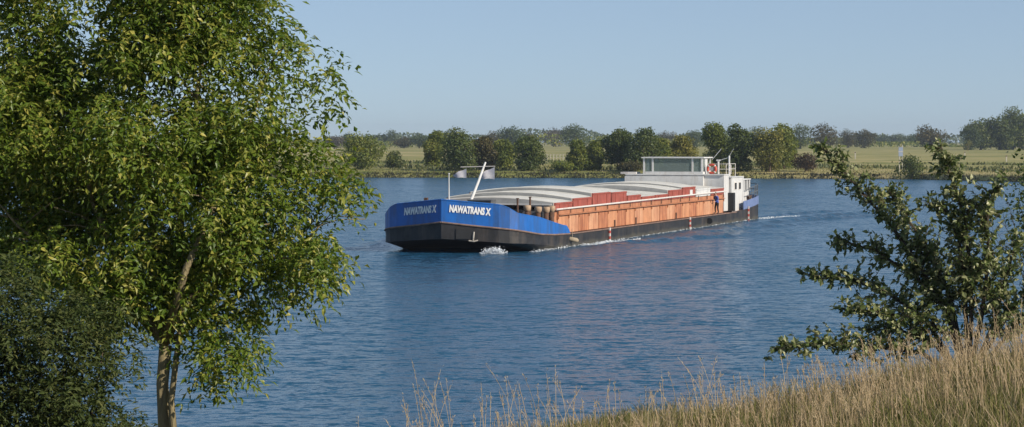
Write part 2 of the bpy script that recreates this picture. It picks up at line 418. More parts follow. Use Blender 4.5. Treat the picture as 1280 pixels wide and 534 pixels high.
m_rust = mat('rust_dark', (0.09, 0.045, 0.028), 0.8, var=0.3, scale=5)
m_letter = mat('letter_white', (0.80, 0.80, 0.79), 0.45, var=0.03)
m_rope = mat('rope', (0.34, 0.28, 0.20), 0.9, var=0.2, scale=20)
m_signred = mat('signal_red', (0.50, 0.075, 0.045), 0.5, var=0.1)
m_glass = bpy.data.materials.new('window_glass'); m_glass.use_nodes = True
_p = m_glass.node_tree.nodes['Principled BSDF']; _p.inputs['Base Color'].default_value = (0.42, 0.52, 0.50, 1)
_p.inputs['Transmission Weight'].default_value = 0.72; _p.inputs['Roughness'].default_value = 0.03; _p.inputs['IOR'].default_value = 1.45

ship = thing('cargo_barge', 'long river cargo barge with blue bow, orange hold side and white wheelhouse', 'barge', (SX, SY, 0), -TH)
# plan stations: (a aft of stem, half breadth, knuckle z, chine z)
ST = [(0, 0, 2.0, .92), (.3, .85, 1.9, .86), (.6, 1.7, 1.80, .80), (.9, 2.55, 1.71, .74), (1.2, 3.4, 1.62, .68), (1.55, 4.0, 1.54, .62), (2.0, 4.42, 1.46, .60), (2.7, 4.75, 1.36, .56), (3.7, 4.93, 1.24, .50),
      (5, 5, 1.12, .42), (6.5, 5, 1.05, .30), (8, 5, .99, .16), (10, 5, .95, -.10), (11.6, 5, .92, -.4), (16, 5, .9, -.4), (24, 5, .9, -.4), (32, 5, .9, -.4), (40, 5, .9, -.4), (48, 5, .9, -.4), (56, 5, .9, -.4), (63, 5, .92, -.4), (66, 5, 1.0, -.4),
      (69, 5, 1.14, -.4), (71, 5, 1.26, -.35), (73, 4.85, 1.36, -.3), (75, 4.1, 1.42, -.3), (76.4, 2.6, 1.45, -.3), (77, 0, 1.46, -.3)]
hb = MB().use(m_black)
def under(a, b):   # the spoon-shaped forefoot meets the water well aft of the stem
    k = max(0, 1 - a / 13.0)
    return (a + 12 * k ** 1.05 * (1 - .55 * (b / 5) ** 4) if a < 30 else a), b * (1 - .14 * k), -.45
for sgn in (1, -1):
    vs = []; fs = []
    for a, b, zk, zc in ST:
        ua, ub, uz = under(a, b)
        vs += [(sgn * b, a, zk), (sgn * b * .995, a + .02, (zk + zc) / 2), (sgn * b, a + .04, zc), (sgn * ub, ua, uz)]
    for i in range(len(ST) - 1):
        for j in range(3):
            q = (i * 4 + j, i * 4 + j + 1, (i + 1) * 4 + j + 1, (i + 1) * 4 + j)
            fs.append(q if sgn > 0 else q[::-1])
    hb.add(vs, fs)
hull = hb.build('hull', ship)
db = MB().use(m_deck)
vs = []; fs = []
for a, b, zk, zc in ST: vs += [(-b * .985, a, zk - .06), (b * .985, a, zk - .06)]
for i in range(len(ST) - 1): fs.append((i * 2, i * 2 + 1, i * 2 + 3, i * 2 + 2))
db.add(vs, fs); db.build('deck', ship)

def plank_strip(mb, path, th):
    """thick strip along path [(x,y,z_bottom,z_top)], th = thickness inward (towards x=0 side handled by normal)"""
    n = len(path); vs = []
    for i, (x, y, zb, zt) in enumerate(path):
        p0 = path[max(i - 1, 0)]; p1 = path[min(i + 1, n - 1)]
        d = Vector((p1[0] - p0[0], p1[1] - p0[1], 0)).normalized(); nr = Vector((-d.y, d.x, 0)) * th
        vs += [(x, y, zb), (x, y, zt), (x + nr.x, y + nr.y, zt), (x + nr.x, y + nr.y, zb)]
    fs = []
    for i in range(n - 1):
        for j in range(4):
            fs.append((i * 4 + j, i * 4 + (j + 1) % 4, (i + 1) * 4 + (j + 1) % 4, (i + 1) * 4 + j))
    fs += [(0, 3, 2, 1), ((n - 1) * 4, (n - 1) * 4 + 1, (n - 1) * 4 + 2, (n - 1) * 4 + 3)]
    mb.add(vs, fs)
AT = [0, 1.2, 1.35, 2.0, 2.7, 3.7, 5, 6.5, 8, 10, 10.9, 11.2, 11.6]
ZT = [3.35, 3.02, 2.95, 2.46, 2.34, 2.24, 2.10, 1.90, 1.70, 1.46, 1.38, 1.25, .98]
DA = [s[0] for s in ST]
def top_z(a): return float(np.interp(a, AT, ZT))
bow_a = sorted(set([s[0] for s in ST if s[0] <= 11.6] + [1.35, 10.9, 11.2]))
def half_b(a): return float(np.interp(a, DA, [s[1] for s in ST]))
def knuck(a): return float(np.interp(a, DA, [s[2] for s in ST]))
bb = MB().use(m_blue)
plank_strip(bb, [(half_b(a) + .015, a - .01, knuck(a) + .002, top_z(a)) for a in bow_a], .09)
plank_strip(bb, [(-half_b(a) - .015, a - .01, knuck(a) + .002, top_z(a)) for a in bow_a][::-1], .09)
bow = bb.build('bow_bulwark', ship)
tb = MB().use(m_blue)
tb.tube([(-half_b(a) * .99, a, top_z(a) + .02) for a in bow_a[::-1]] + [(half_b(a) * .99, a, top_z(a) + .02) for a in bow_a[1:]], .05, 6)
tb.build('bulwark_cap', ship)
sk = MB().use(mat('strake', (0.20, 0.13, 0.10), 0.7, var=0.35, scale=2.5))
for sgn in (1, -1):
    sk.tube([(sgn * (half_b(a) + .03), a - .02, knuck(a) - .05) for a in bow_a], .055, 6)
    sk.tube([(sgn * 5.03, a, .86) for a in (11.8, 25, 40, 63)], .045, 6)
sk.build('rubbing_strake', ship)
# stern bulwark, blue, with an open rail above it
sa = [66, 69, 71, 73, 75, 76.4, 77]
sb_ = MB().use(mat('blue_paint_faded', (0.13, 0.18, 0.34), 0.55, var=0.15, scale=1.5))
plank_strip(sb_, [(half_b(a) + .02, a + .01, knuck(a) + .002, knuck(a) + .72) for a in sa], .08)
plank_strip(sb_, [(-half_b(a) - .02, a + .01, knuck(a) + .002, knuck(a) + .72) for a in sa][::-1], .08)
sb_.build('stern_bulwark', ship)
sr = MB().use(m_grey)
pts = [(half_b(a), a, knuck(a)) for a in (68.5, 69.5, 70.5, 71.5, 72.5, 73.6, 74.7, 75.6)]
for h in (1.25, 1.75): sr.tube([(x, y, z + h) for x, y, z in pts], .035, 5)
for x, y, z in pts: sr.tube([(x, y, z + .8), (x, y, z + 1.78)], .03, 5)
sr.build('stern_rail', ship)

# lettering on both bow faces
def lettering(txt, size, material, name, parent, shear=0.16, bold=0.032):
    cu = bpy.data.curves.new(name, 'FONT'); cu.body = txt; cu.size = size; cu.shear = shear; cu.offset = bold; cu.extrude = .006
    cu.align_x = 'LEFT'; cu.resolution_u = 3
    o = bpy.data.objects.new(name, cu); C.objects.link(o)
    dg = bpy.context.evaluated_depsgraph_get(); me = bpy.data.meshes.new_from_object(o.evaluated_get(dg))
    bpy.data.objects.remove(o); bpy.data.curves.remove(cu)
    me.materials.clear(); me.materials.append(material)
    r = link(name, me, parent); return r
face_ang = math.atan2(1.2, 3.4)
def place_text(o, s0, z0, right=True, width=2.62):
    xs_ = [v.co.x for v in o.data.vertices]; w0 = max(xs_) - min(xs_); k = width / w0
    if right:
        ex = Vector((math.cos(face_ang), math.sin(face_ang), 0)); org = ex * s0
        ez = Vector((0, 0, 1)); slope = -0.255
    else:
        ex = Vector((math.cos(face_ang), -math.sin(face_ang), 0)); org = Vector((-math.cos(face_ang), math.sin(face_ang), 0)) * (s0 + width)
        slope = 0.10
    nrm = Vector((ex.y, -ex.x, 0))
    org = org + nrm * .05 + Vector((0, 0, z0))
    if right: exs = ex * k + Vector((0, 0, -0.09 * k))
    else: exs = ex * k + Vector((0, 0, 0.09 * k))
    o.data.transform(Matrix(((exs.x, 0, nrm.x, org.x), (exs.y, 0, nrm.y, org.y), (exs.z, 1.0, 0, org.z), (0, 0, 0, 1))))
t1 = lettering('NAWATRANS X', .60, m_letter, 'bow_lettering', ship); place_text(t1, .50, 2.62, True)
t2 = lettering('NAWATRANS X', .60, m_letter, 'bow_lettering', ship); place_text(t2, .35, 2.36, False)

# hold coaming: a backing wall, then separate plates with open joints between them
CA0, CA1, CB = 10.8, 60.6, 4.35
cb = MB().use(m_orange2)
for sgn in (1, -1): cb.box((sgn * (CB - .10), (CA0 + CA1) / 2, 1.66), (.12, CA1 - CA0, 1.60))
cb.use(m_dark).box((0, 9.75, 1.75), (8.4, .15, 1.5)).box((0, CA1 - .1, 1.7), (8.4, .15, 1.4))
cb.use(m_orange2)
for sgn in (1, -1):
    cb.box((sgn * (CB - .10), (9.68 + CA0) / 2, 1.70), (.118, CA0 - 9.68, 1.5))
coam = cb.build('hold_coaming', ship)
plate_n = 20; pl = (CA1 - CA0) / plate_n
pm = MB().use(m_orange); pm.box((0, 0, 0), (.06, pl - .07, 1.20))
pmesh = None
for i in range(plate_n):
    for sgn in (1, -1):
        if sgn < 0 and i > 3: continue
        p = MB().use(m_oranges[(i * 7 + i // 3) % 3]).box((sgn * (CB + .0), CA0 + pl * (i + .5), 1.50), (.06 + .012 * (i % 3), pl - .08, 1.20)).build('coaming_plate', coam) if True else None
ub = MB().use(m_orange2)
for sgn in (1, -1): ub.box((sgn * (CB + .02), (CA0 + CA1) / 2, 2.30), (.20, CA1 - CA0, .28)).box((sgn * (CB + .07), (CA0 + CA1) / 2, 2.125), (.30, CA1 - CA0, .05))
ub.build('coaming_ledge', ship)
bk = MB().use(m_orange2).box((CB + .06, 0, 1.98), (.12, .05, .25)).build('coaming_bracket', coam, loc=(0, CA0, 0))
for i in range(1, plate_n + 1): link('coaming_bracket', bk.data, coam, (0, CA0 + pl * i, 0))
for a in (25, 31, 43.5): MB().use(m_rust).box((CB + .05, a, 1.12), (.10, .28, .5)).build('coaming_drain', coam)
# white hand rail with stanchions
rb = MB().use(m_rail).tube([(CB + .22, a, 2.52 + .004 * (a - 10)) for a in np.linspace(9.9, 60.8, 18)], .062, 8)
rb.build('hand_rail', ship)
stz = MB().use(m_rust).tube([(CB + .20, 0, 2.2), (CB + .20, 0, 2.56)], .035, 5).build('rail_stanchion', ship, loc=(0, 10.2, 0))
for a in np.linspace(10.2, 60, 17)[1:]: link('rail_stanchion', stz.data, ship, (0, float(a), 0))

# hatch covers, each with its red end plates
edges = [9.6, 13.9, 18.7, 23.7, 28.1, 32.2, 36.3, 40.6, 45.1, 49.8, 55.2, 60.4]
tops = [2.95, 3.15, 3.40, 3.36, 3.04, 2.86, 2.90, 3.18, 3.32, 3.10, 3.00]
arch = [.32, .39, .37, .28, .14, .16, .22, .37, .37, .27, .20]
for i in range(11):
    a0, a1, ze = edges[i] + .09, edges[i + 1] - .09, tops[i]
    hbm = MB().use(m_cover); n = 14; HB = 4.42
    prof = [(HB * (2 * k / n - 1), ze + arch[i] * (1 - (2 * k / n - 1) ** 2)) for k in range(n + 1)]
    th = .42
    vs = [(x, a0, z) for x, z in prof] + [(x, a0, z - th) for x, z in prof] + [(x, a1, z) for x, z in prof] + [(x, a1, z - th) for x, z in prof]
    m_ = n + 1; fs = []
    for k in range(n):
        fs.append((k, k + 1, 2 * m_ + k + 1, 2 * m_ + k)); fs.append((m_ + k + 1, m_ + k, 3 * m_ + k, 3 * m_ + k + 1))
        fs.append((k + 1, k, m_ + k, m_ + k + 1)); fs.append((2 * m_ + k, 2 * m_ + k + 1, 3 * m_ + k + 1, 3 * m_ + k))
    fs += [(0, 2 * m_, 3 * m_, m_), (n, m_ + n, 3 * m_ + n, 2 * m_ + n)]
    hbm.add(vs, [f for f in fs if not (max(f) < 2 * m_ and min(f) < m_ and max(f) >= m_ and len(f) == 4)])
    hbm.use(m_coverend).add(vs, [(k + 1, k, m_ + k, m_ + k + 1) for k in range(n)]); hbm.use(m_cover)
    # raised lips along both transverse edges
    for aa in (a0 + .06, a1 - .06):
        hbm.tube([(x, aa, z + .02) for x, z in prof], .045, 5)
    cov = hbm.build('hatch_cover', ship)
    pm_ = m_white if i == 9 else m_red
    for sgn in (1, -1):
        e = MB().use(pm_).box((sgn * (HB + .05), (a0 + a1) / 2, (2.47 + ze) / 2 + .01), (.10, a1 - a0 - .14, ze - 2.47))
        e.box((sgn * (HB + .11), (a0 + a1) / 2, ze - .05), (.05, a1 - a0 - .16, .08))
        if sgn > 0:
            for q in (.25, .75): e.box((sgn * (HB + .115), a0 + (a1 - a0) * q, (2.5 + ze) / 2), (.04, .08, ze - 2.62))
        if i == 8 and sgn > 0: e.use(m_white).box((HB + .125, a0 + 2.9, 2.9), (.02, .9, .38))
        e.build('end_plate', cov)
    if i == 0:
        MB().use(m_white).box((0, 9.58, 2.86), (8.6, .10, .10)).build('front_lip', cov)

# forecastle gear
MB().use(m_white).tube([(.30, .62, 1.9), (.30, .62, 4.0), (.30, .62, 4.95)], [.05, .045, .03], 8).tube([(.30, .62, 4.95), (.30, .62, 5.02)], .06, 8).build('jackstaff', ship)
mast = MB().use(m_white).tube([(.15, 4.6, 2.6), (.20, 5.2, 3.15), (.25, 6.6, 4.40), (.28, 7.95, 5.62)], [.10, .10, .085, .06], 8).build('bow_mast', ship)
MB().use(m_grey).box((.15, 4.5, 2.2), (.5, .6, 1.2)).build('mast_foot', mast)
MB().use(m_rail).tube([(-1.30, 7.55, 5.32), (.28, 7.62, 5.36), (1.05, 7.62, 5.38)], .028, 6).build('crossbar', mast)
m_flag = mat('flag_cloth', (0.74, 0.72, 0.72), 0.8, var=0.15, scale=3, col2=(0.45, 0.45, 0.52))
def flag(x, top, w, h, nm):
    nxf, nzf = 8, 5; V = []; Fl = []
    for side in (0, 1):
        for i in range(nxf):
            for j in range(nzf):
                u = i / (nxf - 1); v = j / (nzf - 1)
                y = 7.6 + .10 * math.sin(u * 7 + v) * u + side * .012
                V.append((x - w * u, y, top - h * v * (1 - .72 * u) - h * u * (.62 + .10 * math.sin(u * 9 + v * 2))))
    o = nxf * nzf
    for i in range(nxf - 1):
        for j in range(nzf - 1):
            q = (i * nzf + j, i * nzf + j + 1, (i + 1) * nzf + j + 1, (i + 1) * nzf + j)
            Fl.append(q[::-1]); Fl.append(tuple(k + o for k in q))
    b = MB().use(m_flag); b.add(V, Fl); ob = b.build('flag', mast, True)
flag(-.92, 5.22, .95, .62, 'a'); flag(1.03, 5.33, 1.12, .80, 'b')
wq = MB().use(m_grey).box((1.15, 4.6, 2.45), (1.55, 1.0, 1.5)).box((1.15, 4.6, 3.24), (1.65, 1.1, .07))
wq.build('winch_housing', ship)
wl_ = MB().use(m_grey).tube([(-.9, 3.4, 2.3), (-.2, 3.4, 2.3)], .42, 12).tube([(-.95, 3.4, 2.3), (-.85, 3.4, 2.3)], .55, 12).box((-.55, 3.4, 1.7), (.9, .5, .9))
wl_.build('anchor_winch', ship)
# bollards with flared tan heads behind the bulwark
for x, a, zt in ((4.30, 4.3, 2.95), (4.35, 6.5, 2.80), (4.35, 8.3, 2.74), (4.40, 9.35, 2.78), (-4.35, 3.0, 2.62), (-4.45, 4.3, 2.55)):
    b = MB().use(m_rust).lathe([(.17, 1.0), (.17, zt - .42)], (x, a, 0), 12)
    b.use(m_tan).lathe([(.17, zt - .42), (.24, zt - .25), (.25, zt - .04), (.18, zt)], (x, a, 0), 12)
    b.build('bollard', ship, True)
for x, a, z0, zt in ((4.3, 2.25, 1.4, 3.42), (4.35, 4.75, 1.2, 3.45)):
    MB().use(m_rust).tube([(x, a, z0), (x, a, zt)], .065, 7).box((x, a, zt), (.16, .16, .05)).build('deck_post', ship)
MB().use(m_rust).box((-1.5, 1.4, 3.3), (.22, .22, .30)).tube([(-1.5, 1.4, 2.0), (-1.5, 1.4, 3.2)], .06, 6).build('navigation_lamp', ship)
MB().use(m_grey).tube([(4.0, 9.0, 1.0), (4.0, 9.0, 2.6)], .28, 10).box((3.1, 8.9, 1.7), (.9, .7, 1.4)).build('deck_locker', ship)
# anchor in its pocket on the bow
fx = lambda s, z, off: (math.cos(face_ang) * s + math.sin(face_ang) * off, math.sin(face_ang) * s - math.cos(face_ang) * off, z)
an = MB().use(mat('galvanised', (0.34, 0.31, 0.27), 0.6, var=0.3, scale=6))
an.tube([fx(2.05, 1.35, .06), fx(2.0, .82, .12)], .06, 6).tube([fx(1.72, .80, .10), fx(2.05, .76, .12), fx(2.3, .82, .10)], .05, 6)
an.build('anchor', ship)
MB().use(m_dark).box(fx(1.5, 1.22, -.02), (1.15, .12, .62), (0, 0, face_ang)).build('anchor_pocket', ship)
# draught poles, red and white bands
for a, z0 in ((21.2, -.25), (45.4, -.2), (67.6, -.1)):
    for nm in (0,):
        b = MB()
        top = .95 if a < 60 else 1.25; k = 6; hh = (top - z0) / k
        for q in range(k):
            b.use(m_signred if q % 2 == 0 else m_rail).box((5.10, a, z0 + hh * (q + .5)), (.10, .19, hh))
        b.build('draught_pole', ship)

# superstructure
deckhouse = MB().use(m_white).box((0, 61.95, 2.55), (8.7, 1.9, 3.1)).box((0, 61.9, 4.13), (8.8, 2.1, .08)).build('deckhouse', ship)
acc = MB().use(m_white).box((0, 65.4, 2.38), (9.1, 4.6, 2.96)).box((0, 65.4, 3.89), (9.25, 4.8, .08))
acc.box((4.45, 67.9, 2.4), (.22, .30, 2.9))
acc = acc.build('accommodation', ship)
aft = MB().use(m_white).box((0, 69.6, 1.9), (8.6, 3.6, 1.5)).box((0, 69.6, 3.62), (9.0, 3.7, .10))
for a in (68.1, 69.1, 70.2, 71.3): aft.box((4.32, a, 3.1), (.20, .30, 1.1)); aft.box((-4.32, a, 3.1), (.20, .30, 1.1))
aft = aft.build('aft_cabin', ship)
for a in (68.6, 69.65, 70.75): MB().use(m_dark).box((4.25, a, 3.1), (.06, .72, .9)).build('window', aft)
for a in (64.6, 66.3):
    f = MB().use(m_rail).box((4.56, a, 3.1), (.06, .8, .7)).build('window', acc)
    MB().use(m_dark).box((4.60, a, 3.1), (.03, .66, .56)).build('pane', f)
sl = MB().use(m_white); sl.box((-.9, 60.9, 3.35), (7.0, .5, 1.3)); sl.build('front_screen', deckhouse)
MB().use(m_rail).box((-4.3, 62.2, 4.25), (1.4, 1.4, .18)).build('locker', deckhouse)
# wheelhouse: posts, sill wall, roof, panes between the posts
WX0, WX1, WA0, WA1, WZ0, WZ1 = -3.0, 2.35, 61.6, 64.8, 4.16, 5.55
wh = MB().use(m_white)
wh.box(((WX0 + WX1) / 2, (WA0 + WA1) / 2, WZ0 + .11), (WX1 - WX0, WA1 - WA0, .22))
posts = [(WX0 + .08, WA0 + .08), (WX0 + .86, WA0 + .08), (1.42, WA0 + .08), (WX1 - .1, WA0 + .08), (WX0 + .08, WA1 - .08), (-.3, WA1 - .08), (WX1 - .1, WA1 - .08), (WX1 - .1, WA0 + 1.1), (WX0 + .08, WA0 + 1.6)]
for x, a in posts: wh.box((x, a, (WZ0 + .22 + WZ1) / 2), (.15, .15, WZ1 - WZ0 - .22))
wh.box((WX1 - .1, WA0 + 1.6, (WZ0 + WZ1) / 2 + .1), (.09, .85, WZ1 - WZ0 - .24))
wh = wh.build('wheelhouse', ship)
MB().use(m_white).box(((WX0 + WX1) / 2, (WA0 + WA1) / 2, WZ1 + .05), (WX1 - WX0 + .25, WA1 - WA0 + .3, .10)).build('roof', wh)
for x0, x1 in ((WX0 + .16, WX0 + .78), (WX0 + .94, 1.34), (1.50, WX1 - .18)):
    MB().use(m_glass).box(((x0 + x1) / 2, WA0 + .08, (WZ0 + .22 + WZ1) / 2), (x1 - x0, .02, WZ1 - WZ0 - .23)).build('window', wh)
    MB().use(m_glass).box(((x0 + x1) / 2, WA1 - .08, (WZ0 + .22 + WZ1) / 2), (x1 - x0 - .3, .02, WZ1 - WZ0 - .23)).build('window', wh)
MB().use(m_glass).box((WX1 - .1, WA0 + .6, (WZ0 + .22 + WZ1) / 2), (.02, .82, WZ1 - WZ0 - .23)).build('window', wh)
cs = MB().use(m_grey).box((-.4, WA0 + .9, WZ0 + .45), (2.6, .5, .5)).box((.2, WA0 + 1.9, WZ0 + .55), (.6, .6, .7)).box((.2, WA0 + 2.15, WZ0 + .95), (.55, .12, .6))
cs.build('steering_console', wh)
# rail on the deckhouse top beside the wheelhouse, mast, aerials
rl = MB().use(m_rail)
for x in (2.55, 3.5, 4.2): rl.tube([(x, 62.6, 4.16), (x, 62.6, 5.05)], .03, 5)
for z in (4.6, 5.05): rl.tube([(2.5, 62.6, z), (4.25, 62.6, z), (4.25, 66, z)], .025, 5)
for a in (64, 66): rl.tube([(4.25, a, 3.92), (4.25, a, 5.05)], .03, 5)
rl.build('deck_rail', ship)
MB().use(m_white).tube([(3.7, 66.0, 3.92), (3.7, 66.0, 5.75)], [.10, .08], 8).tube([(3.7, 66, 5.6), (2.9, 66, 5.35)], .03, 5).tube([(3.7, 66, 5.7), (4.1, 66, 6.35)], .018, 5).build('signal_mast', ship)
MB().use(m_white).tube([(2.5, 64.5, 5.4), (3.3, 64.6, 6.35)], .025, 5).build('aerial', ship)
MB().use(m_white).tube([(2.95, 65.0, 3.95), (2.95, 65.0, 5.35)], .09, 8).box((2.95, 65, 5.35), (.3, .3, .12)).build('exhaust_pipe', ship)
MB().use(m_dark).box((4.5, 62.9, 1.75), (.7, .7, 1.6)).build('deck_winch', ship)

MB().use(m_rope).torus((4.2, 72.0, 1.55), .28, .07, n=14, m=6).torus((4.2, 72.0, 1.66), .25, .06, n=14, m=6).build('rope_coil', ship)
for x, a in ((4.5, 70.6), (3.9, 73.6)): MB().use(m_rust).lathe([(.16, 1.2), (.16, 1.95), (.24, 2.0), (.24, 2.1)], (x, a, 0), 10).build('bollard', ship, True)
MB().use(m_grey).box((2.6, 72.6, 1.85), (1.3, .9, .9)).box((2.6, 72.6, 2.33), (1.4, 1.0, .06)).build('deck_locker', ship)
MB().use(m_rail).tube([(1.2, 76.2, 1.5), (1.2, 77.2, 4.0)], .04, 6).build('flag_staff', ship)
for a in (14.0, 27.0, 52.0):
    MB().use(m_dark).tube([(5.16, a - .05, .45), (5.16, a + .05, .45)], .26, 10).build('tyre_fender', ship) if a > 50 else None
for a in (62.6, 63.4): MB().use(m_rail).tube([(4.45, a, 4.17), (4.45, a, 4.95)], .03, 5).build('rail_post', ship)
M_ship = Matrix.Translation((SX, SY, 0)) @ Matrix.Rotation(-TH, 4, 'Z')
# lifebuoy hung on the rail
lb = MB()
for q in range(4): pass
lb.use(m_signred).torus((0, 0, 0), .36, .105)
lt = thing('lifebuoy', 'round red and white lifebuoy hanging on the rail beside the wheelhouse', 'lifebuoy', M_ship @ Vector((2.95, 62.45, 4.62)), -TH)
lb.build('ring', lt, True)
for q in range(4):
    wb = MB().use(m_white)
    t = math.pi / 4 + q * math.pi / 2
    p0 = Vector((math.cos(t - .13) * .36, 0, math.sin(t - .13) * .36)); p1 = Vector((math.cos(t + .13) * .36, 0, math.sin(t + .13) * .36))
    wb.tube([p0, (p0 + p1) * .508, p1], .115, 8)
    wb.build('band', lt, True)
MB().use(m_rope).torus((0, 0, 0), .49, .015, n=16, m=5).build('grab_rope', lt)
MB().use(m_white).box((0, .04, 0), (.26, .02, .30)).build('holder_plate', lt)

# rope fender hanging from the end of the blue bulwark
fd = thing('fender', 'small tan fender hanging on a rope where the blue bulwark ends', 'fender', M_ship @ Vector((5.18, 11.75, .45)), -TH + .5)
MB().use(m_rope).tube([(-.36, 0, .06), (-.25, 0, .07), (.25, 0, -.03), (.36, 0, -.05)], [.06, .16, .16, .06], 8).build('body', fd, True)
MB().use(m_rope).tube([(-.05, -.02, .1), (-.10, -.04, .75)], .02, 5).build('rope', fd)

# crew member on the side deck
def person(loc, rz, label):
    root = thing('person', label, 'person', loc, rz); root.scale = (1.12, 1.12, 1.02)
    m_jack = mat('jacket_blue', (0.045, 0.10, 0.36), .85, var=.2, scale=8)
    m_trou = mat('trousers_dark', (0.018, 0.018, 0.024), .9, var=.25, scale=8)
    m_skin = mat('skin', (0.48, 0.28, 0.20), .6, var=.06, scale=12)
    m_hair = mat('hair_dark', (0.035, 0.024, 0.018), .8, var=.3, scale=30)
    # faces local -Y; leans a little forward over the rail, right foot ahead
    J = {'pel': (0, 0, .95, .15, .12), 'wai': (0, -.02, 1.10, .155, .11), 'che': (0, -.07, 1.30, .185, .125), 'nek0': (0, -.11, 1.46, .085, .08), 'nek': (0, -.13, 1.53, .055, .055), 'hd0': (0, -.155, 1.60, .075, .085), 'hd1': (0, -.165, 1.68, .082, .098), 'hd2': (0, -.16, 1.76, .055, .065),
         'shl': (.19, -.09, 1.40, .07, .07), 'ell': (.27, -.14, 1.13, .05, .05), 'wrl': (.20, -.36, 1.00, .032, .036), 'pal': (.18, -.43, .99, .026, .042),
         'shr': (-.19, -.09, 1.40, .07, .07), 'elr': (-.28, -.12, 1.14, .05, .05), 'wrr': (-.22, -.34, 1.02, .032, .036), 'par': (-.20, -.41, 1.01, .026, .042),
         'hil': (.10, .0, .88, .095, .10), 'knl': (.11, -.02, .50, .062, .068), 'anl': (.12, .05, .10, .042, .046), 'tol': (.13, -.13, .045, .045, .035),
         'hir': (-.10, .0, .88, .095, .10), 'knr': (-.11, -.09, .50, .062, .068), 'anr': (-.12, -.06, .10, .042, .046), 'tor': (-.13, -.24, .045, .045, .035)}
    E = [('pel', 'wai'), ('wai', 'che'), ('che', 'nek0'), ('nek0', 'nek'), ('nek', 'hd0'), ('hd0', 'hd1'), ('hd1', 'hd2')]
    for s in 'lr': E += [('nek0', 'sh' + s), ('sh' + s, 'el' + s), ('el' + s, 'wr' + s), ('wr' + s, 'pa' + s), ('pel', 'hi' + s), ('hi' + s, 'kn' + s), ('kn' + s, 'an' + s), ('an' + s, 'to' + s)]
    for s, sg in (('l', 1), ('r', -1)):
        px_, py_, pz_ = J['pa' + s][:3]
        for k, (dx, L) in enumerate(((-.028, .07), (-.010, .08), (.009, .075), (.026, .06))):
            J['f%s%d' % (s, k)] = (px_ + dx, py_ - .045, pz_ + .01, .010, .010); J['g%s%d' % (s, k)] = (px_ + dx, py_ - .05 - L * .55, pz_ - .03, .008, .008)
            E += [('pa' + s, 'f%s%d' % (s, k)), ('f%s%d' % (s, k), 'g%s%d' % (s, k))]
        J['t' + s] = (px_ - sg * .05, py_ - .01, pz_ + .0, .012, .012); J['u' + s] = (px_ - sg * .06, py_ - .05, pz_ - .02, .009, .009)
        E += [('wr' + s, 't' + s), ('t' + s, 'u' + s)]
    keys = list(J); idx = {k: i for i, k in enumerate(keys)}
    me = bpy.data.meshes.new('body'); me.from_pydata([J[k][:3] for k in keys], [(idx[a], idx[b]) for a, b in E], [])
    o = bpy.data.objects.new('body', me); C.objects.link(o)
    sm = o.modifiers.new('skin', 'SKIN'); 
    for k in keys:
        sv = me.skin_vertices[0].data[idx[k]]; sv.radius = J[k][3:5]; sv.use_root = (k == 'pel')
    sd = o.modifiers.new('sub', 'SUBSURF'); sd.levels = 1; sd.render_levels = 1
    dg = bpy.context.evaluated_depsgraph_get(); bm = bpy.data.meshes.new_from_object(o.evaluated_get(dg))
    bpy.data.objects.remove(o)
    bm.materials.clear()
    for m in (m_jack, m_trou, m_skin, m_dark): bm.materials.append(m)
    for p in bm.polygons:
        c = p.center; p.use_smooth = True
        if c.z > 1.50: p.material_index = 2
        elif c.z < .11: p.material_index = 3
        elif c.z < .93 and abs(c.x) < .24 and c.y > -.30: p.material_index = 1
        elif c.y < -.37 and c.z < 1.10: p.material_index = 2
        else: p.material_index = 0
    link('body', bm, root)
    h = MB().use(m_hair); 
    hv = []
    for i in range(7):
        for j in range(12):
            ph = i / 6 * 1.75; t = 2 * math.pi * j / 12
            drop = 1.0 if math.sin(t) > -.3 else .55
            p_ = ph * drop
            hv.append((math.sin(p_) * math.cos(t) * .088, -.155 + math.sin(p_) * math.sin(t) * .106, 1.69 + math.cos(p_) * .115))
    h.add(hv, [(i * 12 + j, i * 12 + (j + 1) % 12, (i + 1) * 12 + (j + 1) % 12, (i + 1) * 12 + j) for i in range(6) for j in range(12)])
    h.build('hair', root, True)
    MB().use(m_skin).lathe([(.016, -.02), (.010, .03)], (0, -.268, 1.66), 6).build('nose', root)
    for sx_ in (-1, 1):
        MB().use(m_skin).box((sx_ * .087, -.15, 1.66), (.02, .04, .06)).build('ear', root)
        MB().use(m_dark).box((sx_ * .032, -.252, 1.69), (.022, .012, .010)).build('eye', root)
    MB().use(m_dark).box((0, -.248, 1.605), (.045, .012, .008)).build('mouth', root)
    return root
pl_ = M_ship @ Vector((4.74, 56.6, .90)); 
person(pl_, -TH + R(-35), 'person in a blue jacket and dark trousers standing on the side deck of the barge')

# foam and wake
m_foam = mat('foam', (0.72, 0.76, 0.80), 0.7, var=0.08, scale=8)
def foam(name, label, pts, n, spread, size, h=.12):
    P = []
    for _ in range(n):
        i = rng.integers(0, len(pts)); p = np.array(pts[i]); P.append([p[0] + rng.normal() * spread[0], p[1] + rng.normal() * spread[1], abs(rng.normal()) * h + .01])
    P = np.array(P); N = rand_unit(n) * .6 + [0, -.3, .9]; N /= np.linalg.norm(N, axis=1, keepdims=True)
    V, Fq, t = cards(P, N, size, rng.random(n), .6)
    o = link(name, np_mesh(name, V, Fq, m_foam, t)); o.parent = None
    o.matrix_world = M_ship
    return tag(o, label, kind='stuff')
foam('bow_splash', 'white splash of foam where the bow wave breaks on the blue bow', [fx(2.95 + q * .14, 0, .36 + .1 * abs(q - 2)) for q in range(6)], 1400, (.20, .14), .09, .15)
foam('bow_foam', 'thin foam along the foot of the bow', [fx(2.6 + q * .1, 0, .5) for q in range(9)] + [(5.0, a) for a in np.linspace(3.0, 11, 14)], 420, (.10, .25), .08, .05)
